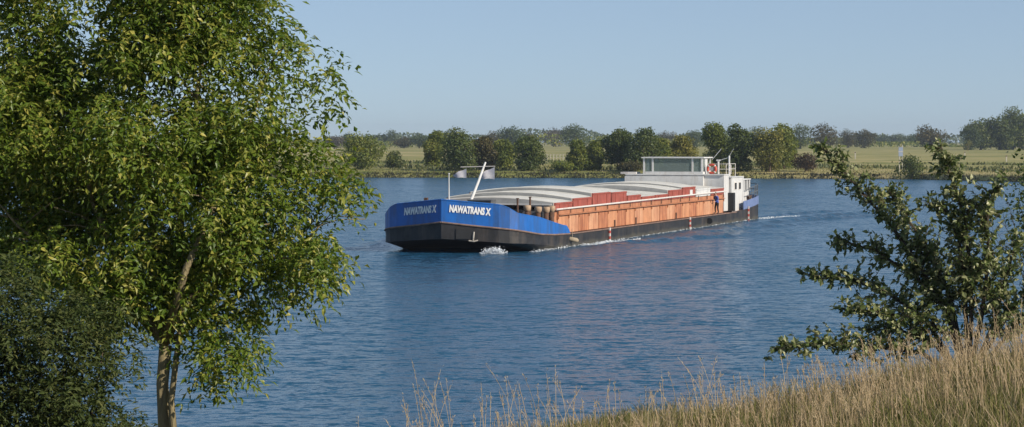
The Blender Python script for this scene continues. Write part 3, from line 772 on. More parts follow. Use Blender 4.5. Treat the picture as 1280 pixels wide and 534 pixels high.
ws = [(5.25 + .9 * math.sin(k * .5) * .4 + k * .055, 14 + k * .55) for k in range(19)]
foam('side_wave', 'thin white crest of foam running along the black hull', ws, 700, (.10, .35), .10, .05)
foam('hull_foam', 'thin line of foam along the waterline of the hull', [(5.05, a) for a in np.linspace(12, 70, 60)], 500, (.05, .6), .08, .03)
foam('stern_wash', 'white wash trailing from the stern of the barge', [(5.5 + k * .12, 72 + k * .7) for k in range(12)], 260, (.3, .5), .13, .05)

def ridge(name, path, w, h):
    """a low swell of the same water, trailing off at both ends"""
    path = [Vector(p) for p in path]; n = len(path); m_ = 9; V = []; Fr = []
    for i, p in enumerate(path):
        d = (path[min(i + 1, n - 1)] - path[max(i - 1, 0)]).normalized(); nr = Vector((d.y, -d.x))
        u = i / (n - 1); e = math.sin(math.pi * u) ** .6 * (.8 + .2 * math.sin(i * 2.3))
        for k in range(m_):
            v = k / (m_ - 1) * 2 - 1; q = p + nr * (v * w * .5)
            V.append((q.x, q.y, h * e * (.5 + .5 * math.cos(math.pi * v)) - .012))
    for i in range(n - 1):
        for k in range(m_ - 1): Fr.append((i * m_ + k, (i + 1) * m_ + k, (i + 1) * m_ + k + 1, i * m_ + k + 1))
    me = bpy.data.meshes.new(name); me.from_pydata(V, [], Fr); me.polygons.foreach_set('use_smooth', [True] * len(Fr)); me.materials.append(bpy.data.materials['river_water']); me.update()
    o = link(name, me); o.matrix_world = M_ship; return tag(o, 'low wake wave trailing from the barge over the river', kind='structure')
for k, (a0, a1, b0, b1, w, h) in enumerate(((12, 40, 5.6, 13.5, 2.2, .30), (34, 66, 6.0, 13.0, 2.4, .26), (55, 88, 6.0, 15.0, 2.4, .34), (70, 100, 6.2, 14.0, 2.0, .30), (76, 104, 3.5, 8.5, 2.0, .25), (4, 30, -5.8, -14, 2.2, .26))):
    ridge('wake_wave', [(b0 + (b1 - b0) * u + .25 * math.sin(u * 21 + k), a0 + (a1 - a0) * u) for u in np.linspace(0, 1, 26)], w, h)

# ================================================================== FAR BANK: trees, reeds, sign, posts
row = [  # px, width, ytop, ybase, extra depth, kind, label
 (452, 50, 168, 212, 14, 'mid', 'round green tree on the far bank beside the edge of the big foreground tree'),
 (491, 20, 189, 209, 26, 'dark', 'small lone dark bush in the pale meadow left of the barge bow'),
 (543, 27, 165, 206, 30, 'mid', 'slim tree standing behind the jackstaff on the far bank'),
 (578, 48, 161, 216, 8, 'dark', 'big dark round tree behind the two flags of the barge'),
 (606, 26, 172, 213, 10, 'brown', 'brownish bush between two dark trees behind the bow mast'),
 (631, 32, 176, 207, 22, 'mid', 'low green tree just right of the bow mast'),
 (661, 44, 171, 214, 8, 'dark', 'dark leaning tree over the front hatch covers on the far bank'),
 (723, 22, 176, 212, 8, 'mid', 'thin small tree left in a pair over the middle hatch covers'),
 (743, 25, 176, 211, 10, 'mid', 'thin small tree right in a pair over the middle hatch covers'),
 (773, 38, 163, 209, 12, 'dark', 'dark round tree just left of the wheelhouse'),
 (806, 48, 161, 213, 8, 'dark', 'tall dark tree rising over the left end of the wheelhouse roof'),
 (827, 26, 174, 206, 20, 'mid', 'low bright tree over the middle of the wheelhouse roof'),
 (852, 36, 170, 206, 26, 'yellow', 'light yellow-green tree over the right half of the wheelhouse roof'),
 (897, 38, 155, 207, 12, 'mid', 'tall green tree above the lifebuoy'),
 (923, 36, 156, 216, 6, 'dark', 'tall dark tree right behind the signal mast'),
 (980, 38, 157, 211, 22, 'mid', 'green tree rising behind the yellowing tree'),
 (962, 46, 162, 219, 5, 'yellow', 'big yellowing tree at the water right of the barge stern'),
 (1008, 34, 189, 218, 8, 'red', 'low red-brown bush sloping beside the yellowing tree'),
 (1140, 36, 193, 217, 6, 'dark', 'low dark bush on the bank at the foot of the river sign'),
 (1182, 26, 196, 214, 20, 'mid', 'low green bush on the bank behind the tip of the leafy foreground shrub'),
 (705, 30, 201, 217, 4, 'mid', 'low round bush at the water left of the pair of thin trees'),
 (790, 30, 200, 218, 3, 'brown', 'low brownish bush at the water under the dark trees'),
 (880, 26, 196, 216, 5, 'mid', 'low bush at the water behind the lifebuoy'),
]
for px, w, yt, yb, ex, kd, lb_ in row:
    X = (px - CX) / F * 465; d = float(bank_d(X)) + ex
    shrub = (yb - yt) < 30
    far_tree('bush' if shrub else 'bank_tree', lb_, px, w, yt, yb, d, kd, n=1500 if shrub else 5200, cat='bush' if shrub else 'tree', card=.36 if shrub else .42, group='trees and bushes along the far bank', low=.02 if shrub else .10, loose=.012)

bg = [  # px, width, ytop, depth, kind, label
 (418, 26, 168, 1150, 'grey', 'pale far tree seen past the edge of the big foreground tree'),
 (436, 24, 166, 1300, 'blue', 'far dark tree over the round green bank tree'),
 (472, 32, 167, 1500, 'blue', 'broad hazy tree left of the highest hazy tree behind the lone bush'),
 (487, 24, 163, 1500, 'blue', 'highest hazy tree behind the lone dark bush'),
 (505, 26, 171, 1250, 'brown', 'brownish low far tree right of the lone dark bush'),
 (524, 28, 167, 1250, 'blue', 'far tree left behind the slim bank tree'),
 (552, 30, 164, 1350, 'blue', 'far tree right behind the slim bank tree'),
 (617, 26, 164, 1300, 'brown', 'far brownish tree over the bush beside the bow mast'),
 (637, 36, 158, 1250, 'blue', 'broad far tree with a domed top above the bow mast'),
 (659, 28, 166, 1300, 'brown', 'far tree over the dark leaning bank tree'),
 (692, 32, 160, 1500, 'grey', 'pale bare-looking far tree over the front hatch covers'),
 (719, 34, 155, 1200, 'blue', 'far tree with the rounded top over the middle hatch covers'),
 (744, 20, 174, 1500, 'blue', 'low hazy far tree left of the dark round tree'),
 (833, 22, 164, 1500, 'brown', 'hazy reddish far tree over the wheelhouse roof'),
 (867, 24, 163, 1200, 'blue', 'dark far tree between the light tree and the tall green tree'),
 (945, 26, 158, 1250, 'blue', 'far tree in the gap over the barge stern'),
 (1000, 28, 155, 1150, 'dark', 'dark far tree right behind the yellowing tree'),
 (1032, 34, 155, 1150, 'brown', 'round far tree with a brownish top over the red-brown bush'),
 (1060, 24, 162, 1300, 'brown', 'small reddish far tree left of the tree above the meadow posts'),
 (1080, 30, 162, 1250, 'brown', 'brown-topped far tree left of the river sign'),
 (1104, 24, 168, 1900, 'blue', 'low hazy far tree just left of the river sign'),
 (1121, 24, 167, 1900, 'blue', 'low hazy far tree right behind the river sign'),
 (1144, 26, 166, 1500, 'blue', 'far tree left against the broad domed tree'),
 (1162, 42, 158, 1150, 'brown', 'broad domed far tree standing alone right of the river sign'),
 (1226, 42, 150, 1050, 'dark', 'left end tree of the dark wood at the right'),
 (1212, 26, 160, 1040, 'blue', 'lower tree edging the dark wood at the right'),
 (1250, 40, 146, 1050, 'dark', 'rounded middle tree of the dark wood at the right'),
 (1266, 34, 135, 1060, 'dark', 'tallest tree of the dark wood at the right'),
 (1285, 40, 142, 1050, 'mid', 'tree of the dark wood cut by the right edge of the view'),
]
for px, w, yt, d, kd, lb_ in bg:
    far_tree('distant_tree', lb_, px, w, yt, 184, d, kd, n=3600 if px > 1200 else 2000, card=w / F * d * (.066 if px > 1200 else .060), group='distant trees behind the meadow', low=.03, loose=.015)
# low yellowish bush before the wood
far_tree('bush', 'small yellow bush at the foot of the dark wood', 1210, 10, 174, 184, 1000, 'yellow', n=200, cat='bush', low=.02)
# masses nobody could count: the hazy wood at the horizon, and the hedge at its foot
def mass(name, label, x0, x1, d0, d1, h, n, kind, card):
    x = rng.uniform(x0, x1, n); d = rng.uniform(d0, d1, n)
    top = h * (0.6 + .25 * np.sin(x * .013 + 1) + .15 * np.sin(x * .041) + .12 * np.sin(x * .11))
    z = far_z(x, d) + top * rng.random(n) ** .6
    P = np.stack([x, d, z], 1); N = rand_unit(n) + [0, -.4, .5]; N /= np.linalg.norm(N, axis=1, keepdims=True)
    V, Fq, t = cards(P, N, card, rng.random(n))
    return tag(link(name, np_mesh(name, V, Fq, FM[kind], t)), label, kind='stuff')
mass('far_wood', 'hazy blue wood along the horizon', -900, 900, 2300, 2500, 15, 16000, 'blue', 3.0)
mass('far_hedge', 'low hedge and scrub at the far side of the meadow', -420, 420, 1380, 1440, 7.5, 12000, 'mid', 1.4)

# reeds and rough grass along the waterline
def blades(P, H, W, lean, tint):
    """curved grass blades, 5 verts / 3 tris"""
    n = len(P); az = rng.random(n) * 6.28; s = np.stack([np.cos(az), np.sin(az), az * 0], 1)
    la = rng.random(n) * 6.28; L = np.stack([np.cos(la), np.sin(la), la * 0], 1) * (H * lean * rng.random(n))[:, None]
    up = np.array([0, 0, 1.0]); w = W[:, None] * .5; h = H[:, None]
    V = np.stack([P - s * w, P + s * w, P - s * w * .7 + up * h * .55 + L * .35, P + s * w * .7 + up * h * .55 + L * .35, P + up * h + L], 1).reshape(-1, 3)
    I = np.arange(n)[:, None] * 5
    return V, np.concatenate([I + [0, 1, 3], I + [0, 3, 2], I + [2, 3, 4]], 0), np.repeat(tint, 5)
FM['reed'] = leaf_mat('reed', (0.014, 0.018, 0.008), (0.028, 0.032, 0.013), (0.085, 0.075, 0.032), trans=.15)
FM['tussock'] = leaf_mat('tussock', (0.10, 0.115, 0.035), (0.20, 0.185, 0.065), (0.36, 0.30, 0.13), trans=.2)
n = 22000; x = rng.uniform(-120, 130, n); t = rng.uniform(-.8, 2.0, n); d = bank_d(x) + t
P = np.stack([x, d, far_z(x, d) - .1], 1)
V, Fq, tt = blades(P, .22 + .42 * rng.random(n) ** 3, .10 + .16 * rng.random(n), .8, rng.random(n))
tag(link('reeds', np_mesh('reeds', V, Fq, FM['reed'], tt)), 'dark reeds and rough growth along the far waterline', kind='stuff')
n = 30000; x = rng.uniform(-120, 150, n); t = 1.8 + 75 * rng.random(n) ** 1.6; d = bank_d(x) + t
P = np.stack([x, d, far_z(x, d) - .08], 1)
clump = np.sin(x * .6) * np.sin(d * .35) * .5 + .5
V, Fq, tt = blades(P, .15 + .38 * rng.random(n) * (0.3 + clump), .06 + .10 * rng.random(n), .7, np.clip(clump * .5 + rng.random(n) * .5, 0, 1))
tag(link('meadow_grass', np_mesh('meadow_grass', V, Fq, FM['tussock'], tt)), 'tufts of dry and green grass on the far meadow', kind='stuff')

n = 30000; x = rng.uniform(-130, 160, n); t = 12 + 110 * rng.random(n); d = bank_d(x) + t
f = np.sin(x * .045 + 1.5) * np.sin(t * .07 + x * .02) + .45 * np.sin(x * .13 + t * .11); kp = f > rng.normal(.15, .25, n); x, t, d, f = x[kp], t[kp], d[kp], f[kp]; n = len(x)
P = np.stack([x, d, far_z(x, d) - .08], 1)
V, Fq, tt = blades(P, .25 + .6 * rng.random(n) * np.clip(.5 + f, .3, 1.2), .25 + .35 * rng.random(n), .6, rng.random(n))
FM['rough'] = leaf_mat('rough_growth', (0.040, 0.058, 0.016), (0.080, 0.100, 0.028), (0.170, 0.165, 0.055), trans=.2)
tag(link('rough_growth', np_mesh('rough_growth', V, Fq, FM['rough'], tt)), 'patches of darker green rough growth on the far meadow', kind='stuff')
# river sign on two posts
m_post = mat('pale_post', (0.42, 0.39, 0.32), .6, var=.1)
m_signb = mat('sign_grey_blue', (0.20, 0.25, 0.34), .5, var=.1)
d = 452.0; g = px2w(1126, 210, d); g.z = float(far_z(g.x, d))
sg = thing('river_sign', 'tall grey-blue river sign on two pale posts on the far bank', 'sign', g, .2)
for x in (-.28, .30): MB().use(m_post).box((x, 0, 2.3 if x < 0 else 2.5), (.14, .14, 4.8 if x < 0 else 5.2)).build('post', sg)
MB().use(m_signb).box((-.05, -.10, 3.85), (.85, .06, 1.7)).build('board', sg)
MB().use(m_post).box((-.05, -.14, 3.85), (.95, .02, .10)).build('rail', sg)
for px, py, h, dd, lb_ in ((1069, 188, 2.0, 640, 'small pale post in the meadow left of the river sign'), (1206, 189, 2.2, 620, 'small pale post in the meadow before the dark wood'), (1258, 194, 1.6, 560, 'short pale stake in the meadow at the far right')):
    p = px2w(px, py, dd); p.z = float(far_z(p.x, dd))
    mp_ = thing('marker_post', lb_, 'post', p, 0, 'marker posts in the far meadow')
    MB().use(m_post).box((0, 0, h * .45), (.28, .28, h)).build('stake', mp_); MB().use(m_rust).box((0, 0, h * .85), (.30, .30, .25)).build('band', mp_)
# post and rail fences
def fence(px0, px1, d, npost, h, label):
    a = px2w(px0, 200, d); b = px2w(px1, 200, d); a.z = float(far_z(a.x, d)); b.z = float(far_z(b.x, d))
    f = thing('fence', label, 'fence', a)
    for i in range(npost):
        q = (b - a) * (i / (npost - 1)); MB().use(m_post).box((q.x, q.y, h / 2 - .1), (.16, .16, h + .2)).build('post', f)
    for z in (.45 * h, .9 * h): MB().use(m_post).tube([(0, .09, z), ((b - a).x, (b - a).y + .09, (b - a).z + z)], .05, 5).build('rail', f)
fence(672, 716, 620, 12, 1.5, 'pale post and rail fence in the meadow over the front hatch covers')
fence(772, 800, 500, 7, 1.3, 'weathered fence at the foot of the dark trees left of the wheelhouse')

# ================================================================== FOREGROUND
def spread_tree_branches(mb, start, targets, r0, wob=.12, steps=5):
    for tx, r in targets:
        a = Vector(start); b = Vector(tx); pts = []
        for i in range(steps + 1):
            u = i / steps; p = a.lerp(b, u); p.z += math.sin(u * math.pi) * -.08 * (b - a).length
            p += Vector(rng.normal(0, wob * (b - a).length * .12, 3)) * (0 if i in (0,) else 1)
            pts.append(p)
        mb.tube(pts, [r * (1 - u * .8) for u in np.linspace(0, 1, steps + 1)], 6)

def at30(px, py, d=30.0, dy=0.0): p = px2w(px, py, d); p.y += dy; return p
m_trunk = mat('tree_bark', (0.16, 0.13, 0.075), 0.9, var=.35, scale=14, stretch=(1, 1, .2), bump=.9, spec=.2, col2=(0.30, 0.25, 0.14))
tb0 = at30(205, 600); tb0.z = float(near_z(tb0.x, tb0.y)) - .08
rng = np.random.default_rng(21)
big = thing('leafy_tree', 'big leafy green tree with a pale forked trunk filling the left of the view', 'tree', tb0)
def rel(p): return Vector(p) - tb0
m = MB().use(m_trunk)
m.tube([(0, 0, 0), rel(at30(206, 535)), rel(at30(203, 480)), rel(at30(207, 432))], [.11, .085, .075, .08], 10)
m.tube([rel(at30(220, 560, dy=-.12)), rel(at30(216, 500, dy=-.14)), rel(at30(222, 440, dy=-.05)), rel(at30(228, 395))], [.055, .04, .035, .03], 8)
m.build('trunk', big, True)
m = MB().use(m_trunk)
fork = rel(at30(205, 430))
lim = [(at30(170, 370, dy=.1), at30(110, 250, dy=-.6), at30(70, 120, dy=-.5), .085), (at30(215, 340, dy=.3), at30(240, 200, dy=.5), at30(260, 40, dy=.3), .10),
       (at30(235, 380, dy=-.3), at30(300, 290, dy=-.7), at30(360, 190, dy=-.6), .075), (at30(190, 330, dy=.4), at30(180, 160, dy=.6), at30(160, -20, dy=.2), .09),
       (at30(150, 385, dy=.6), at30(60, 320, dy=1.0), at30(-20, 240, dy=1.0), .07), (at30(260, 395, dy=.5), at30(330, 330, dy=.6), at30(420, 260, dy=.3), .05), (at30(245, 330, dy=-.9), at30(300, 180, dy=-1.2), at30(340, 70, dy=-.8), .07)]
for a, b, c, r in lim:
    a, b, c = rel(a), rel(b), rel(c)
    b.y = abs(b.y) * .4; c.y = abs(c.y) * .3
    r *= .62; m.tube([fork, a, (a + b) / 2 + Vector(rng.normal(0, .06, 3)), b, (b + c) / 2 + Vector(rng.normal(0, .06, 3)), c], [r * 1.15, r, r * .8, r * .6, r * .4, r * .15], 7)
    for q in range(10):
        u = rng.random(); s0 = a.lerp(b, u) if q % 2 else b.lerp(c, u)
        dv = Vector(rng.normal(0, 1, 3)); dv.z = abs(dv.z) * .6; dv = dv.normalized() * (.5 + .5 * rng.random())
        m.tube([s0, s0 + dv * .5 + Vector((0, 0, .05)), s0 + dv], [r * .3, r * .2, .006], 5)
m.build('limbs', big, True)
BL = [(150, 120, 165, 140, 1.5), (60, 190, 120, 160, 1.5), (245, 225, 140, 135, 1.5), (315, 130, 66, 92, .9), (335, 255, 66, 85, .9), (285, 330, 90, 55, .8), (120, 320, 120, 75, 1.1), (30, 80, 110, 120, 1.3), (316, 45, 46, 46, .7),
      (220, 20, 105, 60, 1.0), (388, 200, 34, 26, .4), (352, 92, 20, 36, .3), (368, 298, 36, 52, .5), (250, -50, 110, 60, 1.0), (90, -60, 150, 80, 1.2), (412, 230, 24, 20, .25), (250, 440, 28, 50, .3), (350, 370, 40, 25, .3), (-60, 200, 90, 200, 1.2), (270, 385, 40, 34, .5), (282, 440, 24, 40, .3), (262, 490, 14, 30, .25), (120, 390, 50, 36, .4), (215, 335, 70, 36, 1.0)]
blobs = []
for px, py, rx, ry, rd in BL:
    p = rel(at30(px, py, dy=(1.3 if px < 70 and py > 120 else 0))); blobs.append((p.x, p.y, p.z, rx * .0098, rd, ry * .0098))
def clumps(blobs, n, r0, r1):
    """break big blobs into many separate leaf clumps with gaps between"""
    P, U, k = blob_points(blobs, n, .45)
    return [(p[0], p[1], p[2], r * 1.15, r * 1.15, r * .8) for p, r in zip(P, rng.uniform(r0, r1, n))]
def sprays(blobs, n, per, L, W, seed_droop=.5, shell=.5, rach=.30):
    """pinnate sprays: a drooping stalk with paired leaflets"""
    P, U, k = blob_points(blobs, n, shell)
    D = U * [1, 1, .5] + rand_unit(n) * .55 + [0.1, 0, -seed_droop]; D /= np.linalg.norm(D, axis=1, keepdims=True)
    sd = np.cross(D, rand_unit(n) * .5 + [0, 0, 1.0]); sd /= np.linalg.norm(sd, axis=1, keepdims=True)
    up = np.cross(sd, D)
    bt = rng.random(n) * .5
    PP, DD, NN, TT_ = [], [], [], []
    for j in range(per):
        u = (j // 2 + .6) / (per / 2); sg_ = 1 if j % 2 else -1
        last = j == per - 1
        base = P + D * rach * u * (0.8 + .4 * rng.random((n, 1))) - np.array([0, 0, 1]) * (.10 * u * u)
        dd = D * (1.0 if last else .45) + sd * (0 if last else sg_ * .8) + rng.normal(0, .28, (n, 3)) - [0, 0, .15]
        PP.append(base); DD.append(dd); NN.append(up + rng.normal(0, .45, (n, 3))); TT_.append(np.clip(bt + rng.random(n) * .5, 0, 1))
    PP, DD, NN, TT_ = np.concatenate(PP), np.concatenate(DD), np.concatenate(NN), np.concatenate(TT_)
    m_ = len(PP)
    return PP, DD, NN, L * (.45 + .95 * rng.random(m_)), W * (.5 + .9 * rng.random(m_)), TT_
FM['ash'] = leaf_mat('tree_leaf', (0.050, 0.108, 0.011), (0.158, 0.222, 0.025), (0.500, 0.450, 0.100), rough=.42, trans=.42, spec=.4)
edge = []
for px, py, r in [(392, 62, .24), (408, 92, .26), (412, 125, .24), (395, 150, .26), (385, 180, .3), (405, 205, .26), (425, 222, .24), (440, 236, .18), (415, 262, .28), (405, 300, .28), (390, 335, .26), (372, 365, .22), (335, 382, .26), (300, 392, .26), (350, 30, .26), (335, 5, .24)]:
    p = rel(at30(px - 4, py, dy=float(rng.normal(0, .25)))); r *= .6 + .4 * rng.random(); edge += [(p.x, p.y, p.z, r, r, r * .8)]
for px, py, r in [(20, 255, .42), (60, 285, .42), (-10, 300, .4), (95, 265, .4), (40, 320, .4), (75, 240, .4), (10, 215, .4)]:
    p = rel(at30(px, py, dy=.9)); edge += [(p.x, p.y, p.z, r * 1.2, r, r)] * 2
A1 = sprays(clumps(blobs, 230, .20, .46) + edge, 9600, 9, .100, .043, shell=.35)
A2 = sprays(blobs, 1900, 9, .096, .042)
A = [np.concatenate([u_, v_]) for u_, v_ in zip(A1, A2)]
V, Fq, tt = leaves(*A)
cr = link('crown', np_mesh('crown', V, Fq, FM['ash'], tt), big); cr['kind'] = 'stuff'
fr = np.where((A[0][:, 1] < -.55) & (rng.random(len(A[0])) < .4))[0][:200]
leaf_parts(big, A[0][fr] + [0, -.05, 0], A[1][fr], A[2][fr], A[3][fr] * 1.1, A[4][fr] * 1.1, FM['ash'], len(fr))

# dull olive shrub in the lower left corner, nearer than the tree
p0 = at30(60, 640, 26.0); p0.z = float(near_z(p0.x, p0.y)) - .05
sh = thing('shrub', 'dull olive-green shrub filling the lower left corner below the leafy tree', 'shrub', p0)
def rel2(p): return Vector(p) - p0
blobs = []
for px, py, rx, ry, rd in [(60, 450, 100, 100, .7), (10, 400, 60, 70, .5), (108, 500, 50, 85, .6), (142, 560, 30, 40, .4), (132, 440, 38, 50, .4), (30, 540, 115, 80, .8), (-40, 480, 80, 110, .6), (90, 390, 30, 35, .25)]:
    p = rel2(at30(px, py, 26.0)); blobs.append((p.x, p.y, p.z, rx * .0085, rd, ry * .0085))
FM['olive'] = leaf_mat('shrub_leaf', (0.032, 0.052, 0.014), (0.066, 0.090, 0.023), (0.145, 0.150, 0.048), rough=.6, trans=.3, spec=.2)
A = sprays(clumps(blobs, 120, .14, .34), 3800, 8, .078, .029, .1, .4, .22)
V, Fq, tt = leaves(*A); cr = link('foliage', np_mesh('foliage', V, Fq, FM['olive'], tt), sh); cr['kind'] = 'stuff'
m = MB().use(m_bark)
for i in range(16):
    b = Vector(blobs[i % len(blobs)][:3]) + Vector(rng.normal(0, .10, 3)) - Vector((0, 0, .12)); o_ = Vector(rng.normal(0, .12, 3)); o_.z = 0
    m.tube([o_, o_.lerp(b, .5) + Vector(rng.normal(0, .05, 3)), b], [.03, .018, .005], 5)
m.build('stems', sh)

# broad-leaved shrub on the right
D0 = 39.0
p1 = px2w(1205, 470, D0); p1.z = float(near_z(p1.x, p1.y)) - .08
bs = thing('broadleaf_shrub', 'dark broad-leaved shrub leaning over the water at the right', 'shrub', p1)
def r3(px, py, dy=0.0): q = px2w(px, py, D0) ; q.y += dy; return q - p1
paths = [
 [(1205, 470), (1190, 400), (1150, 330), (1110, 275), (1075, 235), (1050, 205), (1030, 183)],
 [(1210, 470), (1212, 400), (1208, 330), (1200, 270), (1180, 220), (1166, 184)],
 [(1200, 470), (1160, 400), (1110, 365), (1060, 350), (1010, 346)],
 [(1195, 470), (1150, 440), (1090, 432), (1030, 428), (965, 432)],
 [(1205, 470), (1185, 390), (1150, 350), (1100, 315), (1050, 300)],
 [(1212, 470), (1225, 390), (1230, 320), (1225, 260), (1235, 225)],
 [(1215, 470), (1245, 400), (1260, 345), (1275, 300)],
 [(1208, 470), (1195, 420), (1140, 395), (1090, 390), (1050, 385)],
 [(1215, 470), (1260, 430), (1300, 395)],
 [(1212, 470), (1240, 420), (1262, 380), (1292, 350)],
 [(1208, 470), (1190, 370), (1165, 310), (1130, 260), (1120, 240)],
 [(1210, 470), (1205, 380), (1195, 300), (1180, 265), (1150, 250)],
 [(1200, 470), (1170, 430), (1130, 415), (1085, 415)],
]
m = MB().use(mat('shrub_bark', (0.055, 0.042, 0.03), .9, var=.3, scale=12))
LP, LD, LN, LT = [], [], [], []
for k, pa in enumerate(paths):
    dy1 = (-1) ** k * (.15 + .7 * rng.random())
    pts = [r3(x, y, dy1 * (i / (len(pa) - 1))) for i, (x, y) in enumerate(pa)]
    m.tube(pts, [.045 * (1 - .85 * i / (len(pts) - 1)) for i in range(len(pts))], 6)
    for i in range(1, len(pts) - 1 + 1):
        a, b = pts[i - 1], pts[i]; seg = (b - a); ln = seg.length
        if i == 1: continue
        nt = max(3, int(ln / .020))
        for q in range(nt):
            u = rng.random(); s0 = a.lerp(b, u)
            along = (i - 1 + u) / (len(pts) - 1)
            dv = Vector(rng.normal(0, 1, 3)); dv.z = dv.z * .6 + .25; dv = (dv.normalized() + seg.normalized() * .6).normalized()
            tl = (.12 + .55 * rng.random()) * (1.30 - .85 * along)
            e = s0 + dv * tl
            m.tube([s0, s0.lerp(e, .55) + Vector((0, 0, .015)), e], [.009, .006, .003], 4)
            nlv = int(4 + tl * 20)
            bt = rng.random() * .4
            for w in range(nlv):
                uu = .15 + .85 * rng.random(); pp = s0.lerp(e, uu)
                ld = dv * .5 + Vector(rng.normal(0, .8, 3)); ld.z -= .15
                LP.append(pp); LD.append(ld); LN.append(Vector(rng.normal(0, .6, 3)) + Vector((.25, -.2, .8))); LT.append(min(1, bt + rng.random() * .6) if rng.random() > .14 else 1.0)  # some leaves get the palest tint: sun glints put into the leaf colour
m.build('stems', bs)
LP, LD, LN, LT = map(np.array, (LP, LD, LN, LT))
FM['alder'] = leaf_mat('broad_leaf', (0.062, 0.098, 0.028), (0.140, 0.180, 0.050), (0.44, 0.44, 0.22), rough=.40, trans=.38, spec=.5)
n = len(LP)
V, Fq, tt = leaves(LP, LD, LN,   .105 * (.5 + .8 * rng.random(n)), .074 * (.5 + .7 * rng.random(n)), LT, .18, .1)
cr = link('foliage', np_mesh('foliage', V, Fq, FM['alder'], tt), bs); cr['kind'] = 'stuff'
fr = np.where(LP[:, 1] < -.05)[0]; fr = rng.permutation(fr)[:200]
leaf_parts(bs, LP[fr] + [0, -.06, 0], LD[fr], LN[fr], np.full(len(fr), .105), np.full(len(fr), .08), FM['alder'], len(fr), True)

# second shrub cut by the right edge, with bare twigs
p2 = px2w(1330, 470, 40.5); p2.z = float(near_z(p2.x, p2.y)) - .08
es = thing('twiggy_shrub', 'dark shrub with thin bare twigs cut by the right edge of the view', 'shrub', p2)
m = MB().use(MATS['shrub_bark']); LP, LD, LN, LT = [], [], [], []
for k, (tx, ty) in enumerate([(1282, 205), (1296, 225), (1270, 250), (1310, 200), (1275, 285), (1300, 290), (1320, 260)]):
    e = px2w(tx, ty, 40.5) - p2; e.y += rng.normal() * .2
    mid = e * .5 + Vector((.12, 0, .1)); m.tube([(0, 0, 0), mid, e], [.03, .018, .004], 5)
    for w in range(420):
        u = .55 + .5 * rng.random(); pp = mid.lerp(e, (u - .5) * 2) + Vector(rng.normal(0, .14, 3))
        LP.append(pp); LD.append(Vector(rng.normal(0, 1, 3)) + Vector((0, 0, -.2))); LN.append(Vector(rng.normal(0, .6, 3)) + Vector((0, 0, .8))); LT.append(rng.random() * .7)
for sx, sy, tx, ty in [(1290, 330, 1236, 250), (1280, 340, 1222, 268), (1290, 360, 1246, 290), (1285, 330, 1255, 240), (1270, 400, 1215, 235), (1285, 300, 1250, 310)]:
    a = px2w(sx, sy, 40.2) - p2; e = px2w(tx, ty, 40.0) - p2
    m.tube([(0, 0, .6), a, a.lerp(e, .5) + Vector((0, 0, -.05)), e], [.015, .010, .007, .003], 4)
    for q in range(4):
        s0 = a.lerp(e, rng.random()); dv = Vector(rng.normal(0, 1, 3)); dv.z = abs(dv.z); m.tube([s0, s0 + dv.normalized() * .2], [.004, .002], 3)
m.build('stems', es)
LP, LD, LN, LT = map(np.array, (LP, LD, LN, LT)); n = len(LP)
V, Fq, tt = leaves(LP, LD, LN, .085 * (.6 + .7 * rng.random(n)), .06 * (.6 + .7 * rng.random(n)), LT, .18, .1)
cr = link('foliage', np_mesh('foliage', V, Fq, FM['alder'], tt), es); cr['kind'] = 'stuff'

# bank grass
FM['dry'] = leaf_mat('dry_grass', (0.27, 0.19, 0.105), (0.46, 0.345, 0.205), (0.64, 0.52, 0.34), rough=.7, trans=.34, spec=.2)
FM['green'] = leaf_mat('green_grass', (0.075, 0.090, 0.020), (0.150, 0.160, 0.040), (0.300, 0.260, 0.090), rough=.6, trans=.35, spec=.25)
def grass(name, label, n, xr, yr, h, w, lean, kind, gate):
    x = rng.uniform(*xr, n); y = rng.uniform(*yr, n)
    g = .5 + .25 * np.sin(x * 1.7 + np.sin(y * .9) * 2) + .25 * np.sin(y * 1.3 + x * .7 + 2)
    keep = rng.random(n) < np.clip(gate(x, y, g), 0, 1); x, y, g = x[keep], y[keep], g[keep]; k = len(x)
    P = np.stack([x, y, near_z(x, y) - .03], 1)
    V, Fq, t = blades(P, h * (.45 + .75 * rng.random(k)) * (.7 + .5 * g), w * (.6 + .8 * rng.random(k)), lean, np.clip(g * .3 + rng.random(k) * .7, 0, 1))
    tag(link(name, np_mesh(name, V, Fq, FM[kind], t)), label, kind='stuff')
grass('green_grass', 'green grass on the near bank', 85000, (-8, 11), (24, 39), .36, .018, .8, 'green', lambda x, y, g: .30 + .9 * (1 - g) * np.clip(1.25 - x / 7, .22, 1) + np.clip(30.5 - y, 0, 3) * .08)
grass('dry_grass', 'dry straw-coloured grass on the near bank', 105000, (-7, 11), (24, 39.5), .44, .008, .75, 'dry', lambda x, y, g: (.22 + .75 * g ** 1.5) * (.30 + .70 * np.clip((x + 1) / 7, 0, 1)) * np.clip(1.1 - (31 - y) * .12, .4, 1))
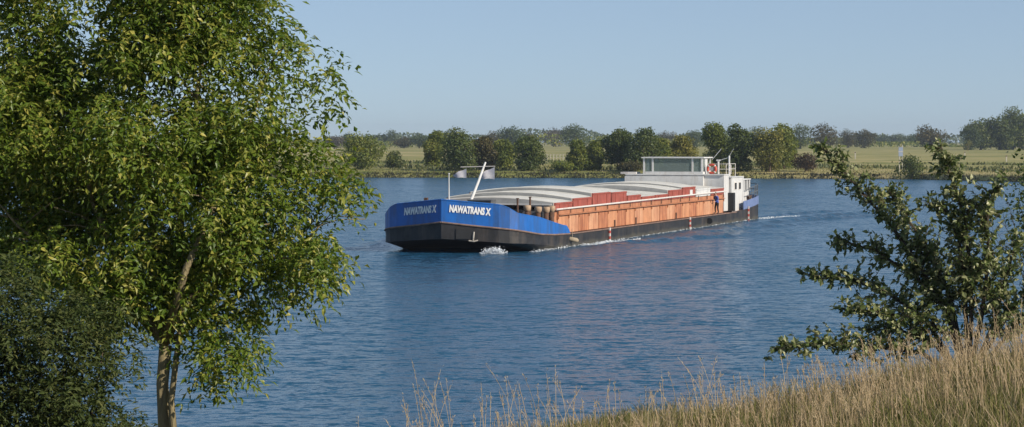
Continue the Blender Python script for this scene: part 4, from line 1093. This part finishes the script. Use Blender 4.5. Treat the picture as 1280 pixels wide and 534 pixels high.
# tall stalks with seed heads
def stalks(n, xr, yr, hr, name, label, gate):
    x = rng.uniform(*xr, n); y = rng.uniform(*yr, n)
    keep = rng.random(n) < gate(x, y); x, y = x[keep], y[keep]; n = len(x)
    H = rng.uniform(*hr, n); H = np.where(rng.random(n) < .1, H * 1.3, H)
    la = rng.normal(2.9, 1.3, n); L = np.stack([np.cos(la), np.sin(la), la * 0], 1) * (H * (.05 + .42 * rng.random(n) ** 1.5))[:, None]
    base = np.stack([x, y, near_z(x, y) - .03], 1); up = np.array([0, 0, 1.0])
    seg = 5; Vs = []; s = np.array([1.0, 0.2, 0])
    for i in range(seg + 1):
        u = i / seg; c = base + up * (H * u)[:, None] + L * u * u; w = .0045 * (1 - .5 * u)
        Vs += [c - s * w, c + s * w]
    V = np.stack(Vs, 1).reshape(-1, 3); I = np.arange(n)[:, None] * 2 * (seg + 1)
    Fs = [np.concatenate([I + [2 * i, 2 * i + 1, 2 * i + 3], I + [2 * i, 2 * i + 3, 2 * i + 2]], 0) for i in range(seg)]
    Fq = np.concatenate(Fs, 0); tt = np.repeat(.3 + .5 * rng.random(n), 2 * (seg + 1))
    # feathery heads
    hp = 12; u = rng.uniform(.74, 1.03, (n, hp)); P = base[:, None] + up * (H[:, None] * u)[..., None] + L[:, None] * (u * u)[..., None]
    P = (P + rng.normal(0, .010, P.shape)).reshape(-1, 3); N = rand_unit(len(P)); 
    D = rand_unit(len(P)) * .5 + np.repeat(L / (H[:, None]), hp, 0) + [0, 0, .8]
    V2, F2, t2 = leaves(P, D, N, np.full(len(P), .045), np.full(len(P), .010), .4 + .6 * rng.random(len(P)))
    V = np.concatenate([V, V2]); Fq = np.concatenate([Fq, F2 + len(tt)]); tt = np.concatenate([tt, t2])
    tag(link(name, np_mesh(name, V, Fq, FM['dry'], tt)), label, kind='stuff')
stalks(4200, (-2.2, 11), (27, 38.5), (.38, .82), 'grass_stalks', 'tall dry grass stalks with feathery heads on the near bank', lambda x, y: np.where(x < 2.5, .16, np.where(x < 4.5, .5, .85)) * np.clip(.35 + .5 * np.sin(x * 2.1 + y) ** 2, 0, 1))
stalks(46, (-1.55, 1.0), (34.5, 36.5), (.8, 1.15), 'reed_stalks', 'scattered long dry stalks leaning over the water', lambda x, y: np.where((np.abs(x + 1.25) < .4) | (np.abs(x - .45) < .5), 1.0, .25))

# ================================================================== HAZE
hz = bpy.data.materials.new('haze'); hz.use_nodes = True
hn = hz.node_tree.nodes; hl = hz.node_tree.links
for q in list(hn):
    if q.type == 'BSDF_PRINCIPLED': hn.remove(q)
pv = hn.new('ShaderNodeVolumePrincipled'); pv.inputs['Color'].default_value = (0.72, 0.83, 1.0, 1); pv.inputs['Density'].default_value = 0.00011; pv.inputs['Anisotropy'].default_value = 0.2
hl.new(pv.outputs[0], hn['Material Output'].inputs['Volume'])
hb_ = MB().use(hz).box((0, 2580, 20.5), (6300, 5500, 45)).build('haze')
tag(hb_, 'thin pale blue haze over the river and meadow', kind='stuff')
